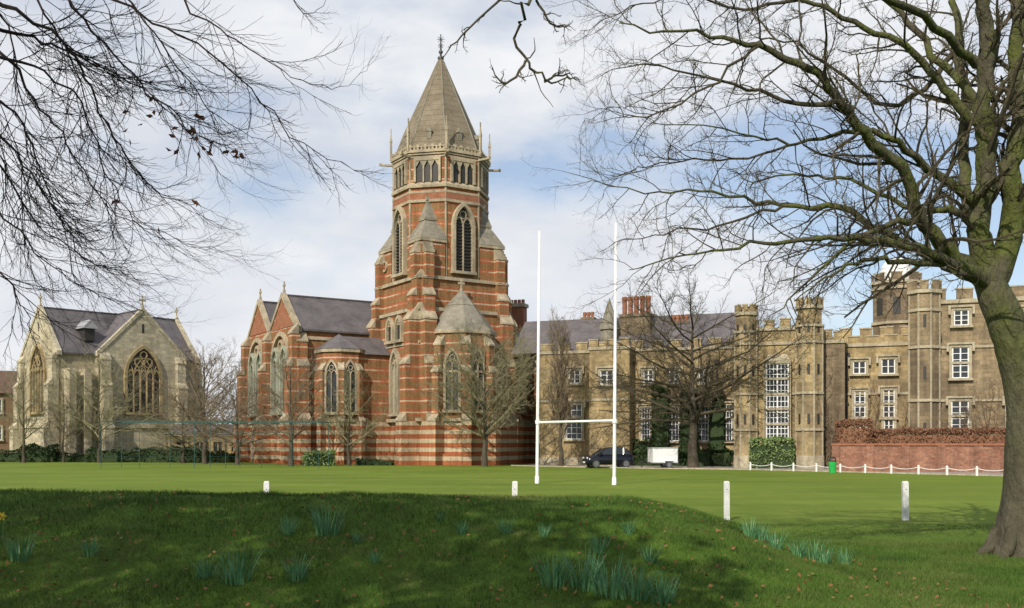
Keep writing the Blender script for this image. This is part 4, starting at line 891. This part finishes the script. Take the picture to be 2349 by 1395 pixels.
b=MB(); b.box(-1.95,-1.9,-.4,.4,.52,.62); part(car,'grille',b,[BLACK])
for y in(-.92,.92): b=MB(); b.box(-.85,-.7,y-.09,y+.09,.98,1.1); part(car,'wing_mirror',b,[NAVY])
for y in(-.855,.851):
    b=MB(); b.box(.0,.16,y-.004,y+.008,.84,.88); part(car,'door_handle',b,[BLACK])
tr=root('box_trailer','small white box trailer standing on the drive','trailer',gx(1520,79.5),79.5,8)
b=MB(); b.box(-1.05,1.05,-.6,.6,.42,1.58); b.box(-1.08,1.08,-.63,.63,.38,.46,1); b.box(-1.08,1.08,-.63,.63,1.54,1.62,1)
for x in(-1.06,1.02): b.box(x,x+.04,-.64,-.6,.46,1.54,1)
part(tr,'body',b,[WHITE,plain('aluminium_trim',(.5,.5,.5),.4,.5)])
for y in(-.72,.72):
    wheel(tr,.3,y,.26,.15); b=MB(); b.box(-.05,.65,y-.1,y+.1,.55,.59); b.box(-.08,-.05,y-.1,y+.1,.4,.59); b.box(.65,.68,y-.1,y+.1,.4,.59); part(tr,'mudguard',b,[WHITE])
b=MB(); b.tube([Vector((-1.05,0,.42)),Vector((-1.9,0,.42))],[.04,.04],6); b.tube([Vector((-1.7,0,.42)),Vector((-1.7,0,.08))],[.03,.03],6); b.prism(ngon(8,.09,-1.7,0),0,.08); part(tr,'drawbar',b,[BLACK])
# ================================================================ evergreen that shades the bank
et=root('evergreen_tree','broad dense evergreen oak casting shade over the bank','tree',-13.3,-2.0)
b=MB(); P_,R_=smooth([Vector((0,0,0)),Vector((0,.2,3)),Vector((.3,0,7)),Vector((0,0,11))],[.6,.5,.4,.15]); b.tube(P_,R_,10); part(et,'trunk',b,[BARKD])
n=24000; P=np.random.normal(size=(n,3)); P/=np.linalg.norm(P,axis=1)[:,None]; P*=np.random.uniform(.3,1,n)[:,None]**.5
nn=np.array([noise.noise(Vector(p*3.1)) for p in P]); P=P[nn>-.2]; P*=np.array([9.3,5.2,4.2]); P[:,2]+=11.5
quadmesh(et,'crown',P,np.random.uniform(.1,.22,len(P)),[IVY])
# ================================================================ light & sky
w=bpy.data.worlds.new('World'); SC.world=w; w.use_nodes=True; nt=w.node_tree; nt.nodes.clear()
out=N(nt,'ShaderNodeOutputWorld'); AZ=206; EL=36
sky=N(nt,'ShaderNodeTexSky'); sky.sky_type='NISHITA'; sky.sun_disc=False; sky.sun_elevation=radians(EL); sky.sun_rotation=radians(AZ); sky.air_density=1; sky.dust_density=1.2; sky.ozone_density=2
bg=N(nt,'ShaderNodeBackground'); bg.inputs[1].default_value=.14; nt.links.new(sky.outputs[0],bg.inputs[0])
tc=N(nt,'ShaderNodeTexCoord'); mp=N(nt,'ShaderNodeMapping'); mp.inputs['Scale'].default_value=(1,1,2.4); mp.inputs['Location'].default_value=(.35,.0,.2); nt.links.new(tc.outputs['Generated'],mp.inputs[0])
c1=noi(nt,mp.outputs[0],3.2,9,.52); c2=noi(nt,mp.outputs[0],4.,8,.55)
sx=N(nt,'ShaderNodeSeparateXYZ'); nt.links.new(tc.outputs['Generated'],sx.inputs[0])
ad=N(nt,'ShaderNodeMath',operation='MULTIPLY_ADD'); nt.links.new(sx.outputs[0],ad.inputs[0]); ad.inputs[1].default_value=-.24; nt.links.new(c1,ad.inputs[2])
fac=ramp(nt,ad.outputs[0],[(.38,.28),(.46,.72),(.54,1.)])
cc=ramp(nt,c2,[(.32,(.69,.725,.80)),(.5,(.80,.825,.87)),(.66,(.93,.94,.96))])
bc=N(nt,'ShaderNodeBackground'); bc.inputs[1].default_value=1.0; nt.links.new(cc,bc.inputs[0])
mx=N(nt,'ShaderNodeMixShader'); nt.links.new(fac,mx.inputs[0]); nt.links.new(bg.outputs[0],mx.inputs[1]); nt.links.new(bc.outputs[0],mx.inputs[2]); nt.links.new(mx.outputs[0],out.inputs[0])
sl=bpy.data.lights.new('sun','SUN'); sl.energy=4.6; sl.angle=radians(.5); sl.color=(1,.92,.80); so=bpy.data.objects.new('sun',sl); link(so)
s=Vector((sin(radians(AZ))*cos(radians(EL)),cos(radians(AZ))*cos(radians(EL)),sin(radians(EL)))); so.rotation_euler=s.to_track_quat('Z','Y').to_euler(); so.location=(-20,-20,40)
cam=bpy.data.cameras.new('camera'); co_=bpy.data.objects.new('camera',cam); link(co_); co_.location=(0,0,EYE); co_.rotation_euler=(radians(90),0,0)
cam.sensor_width=36; cam.lens=36*FP/2349; cam.shift_y=(HV-697.5)/2349; cam.clip_end=3000; cam.clip_start=.1; SC.camera=co_
SC.view_settings.view_transform='Standard'; SC.view_settings.look='None'; SC.view_settings.exposure=0
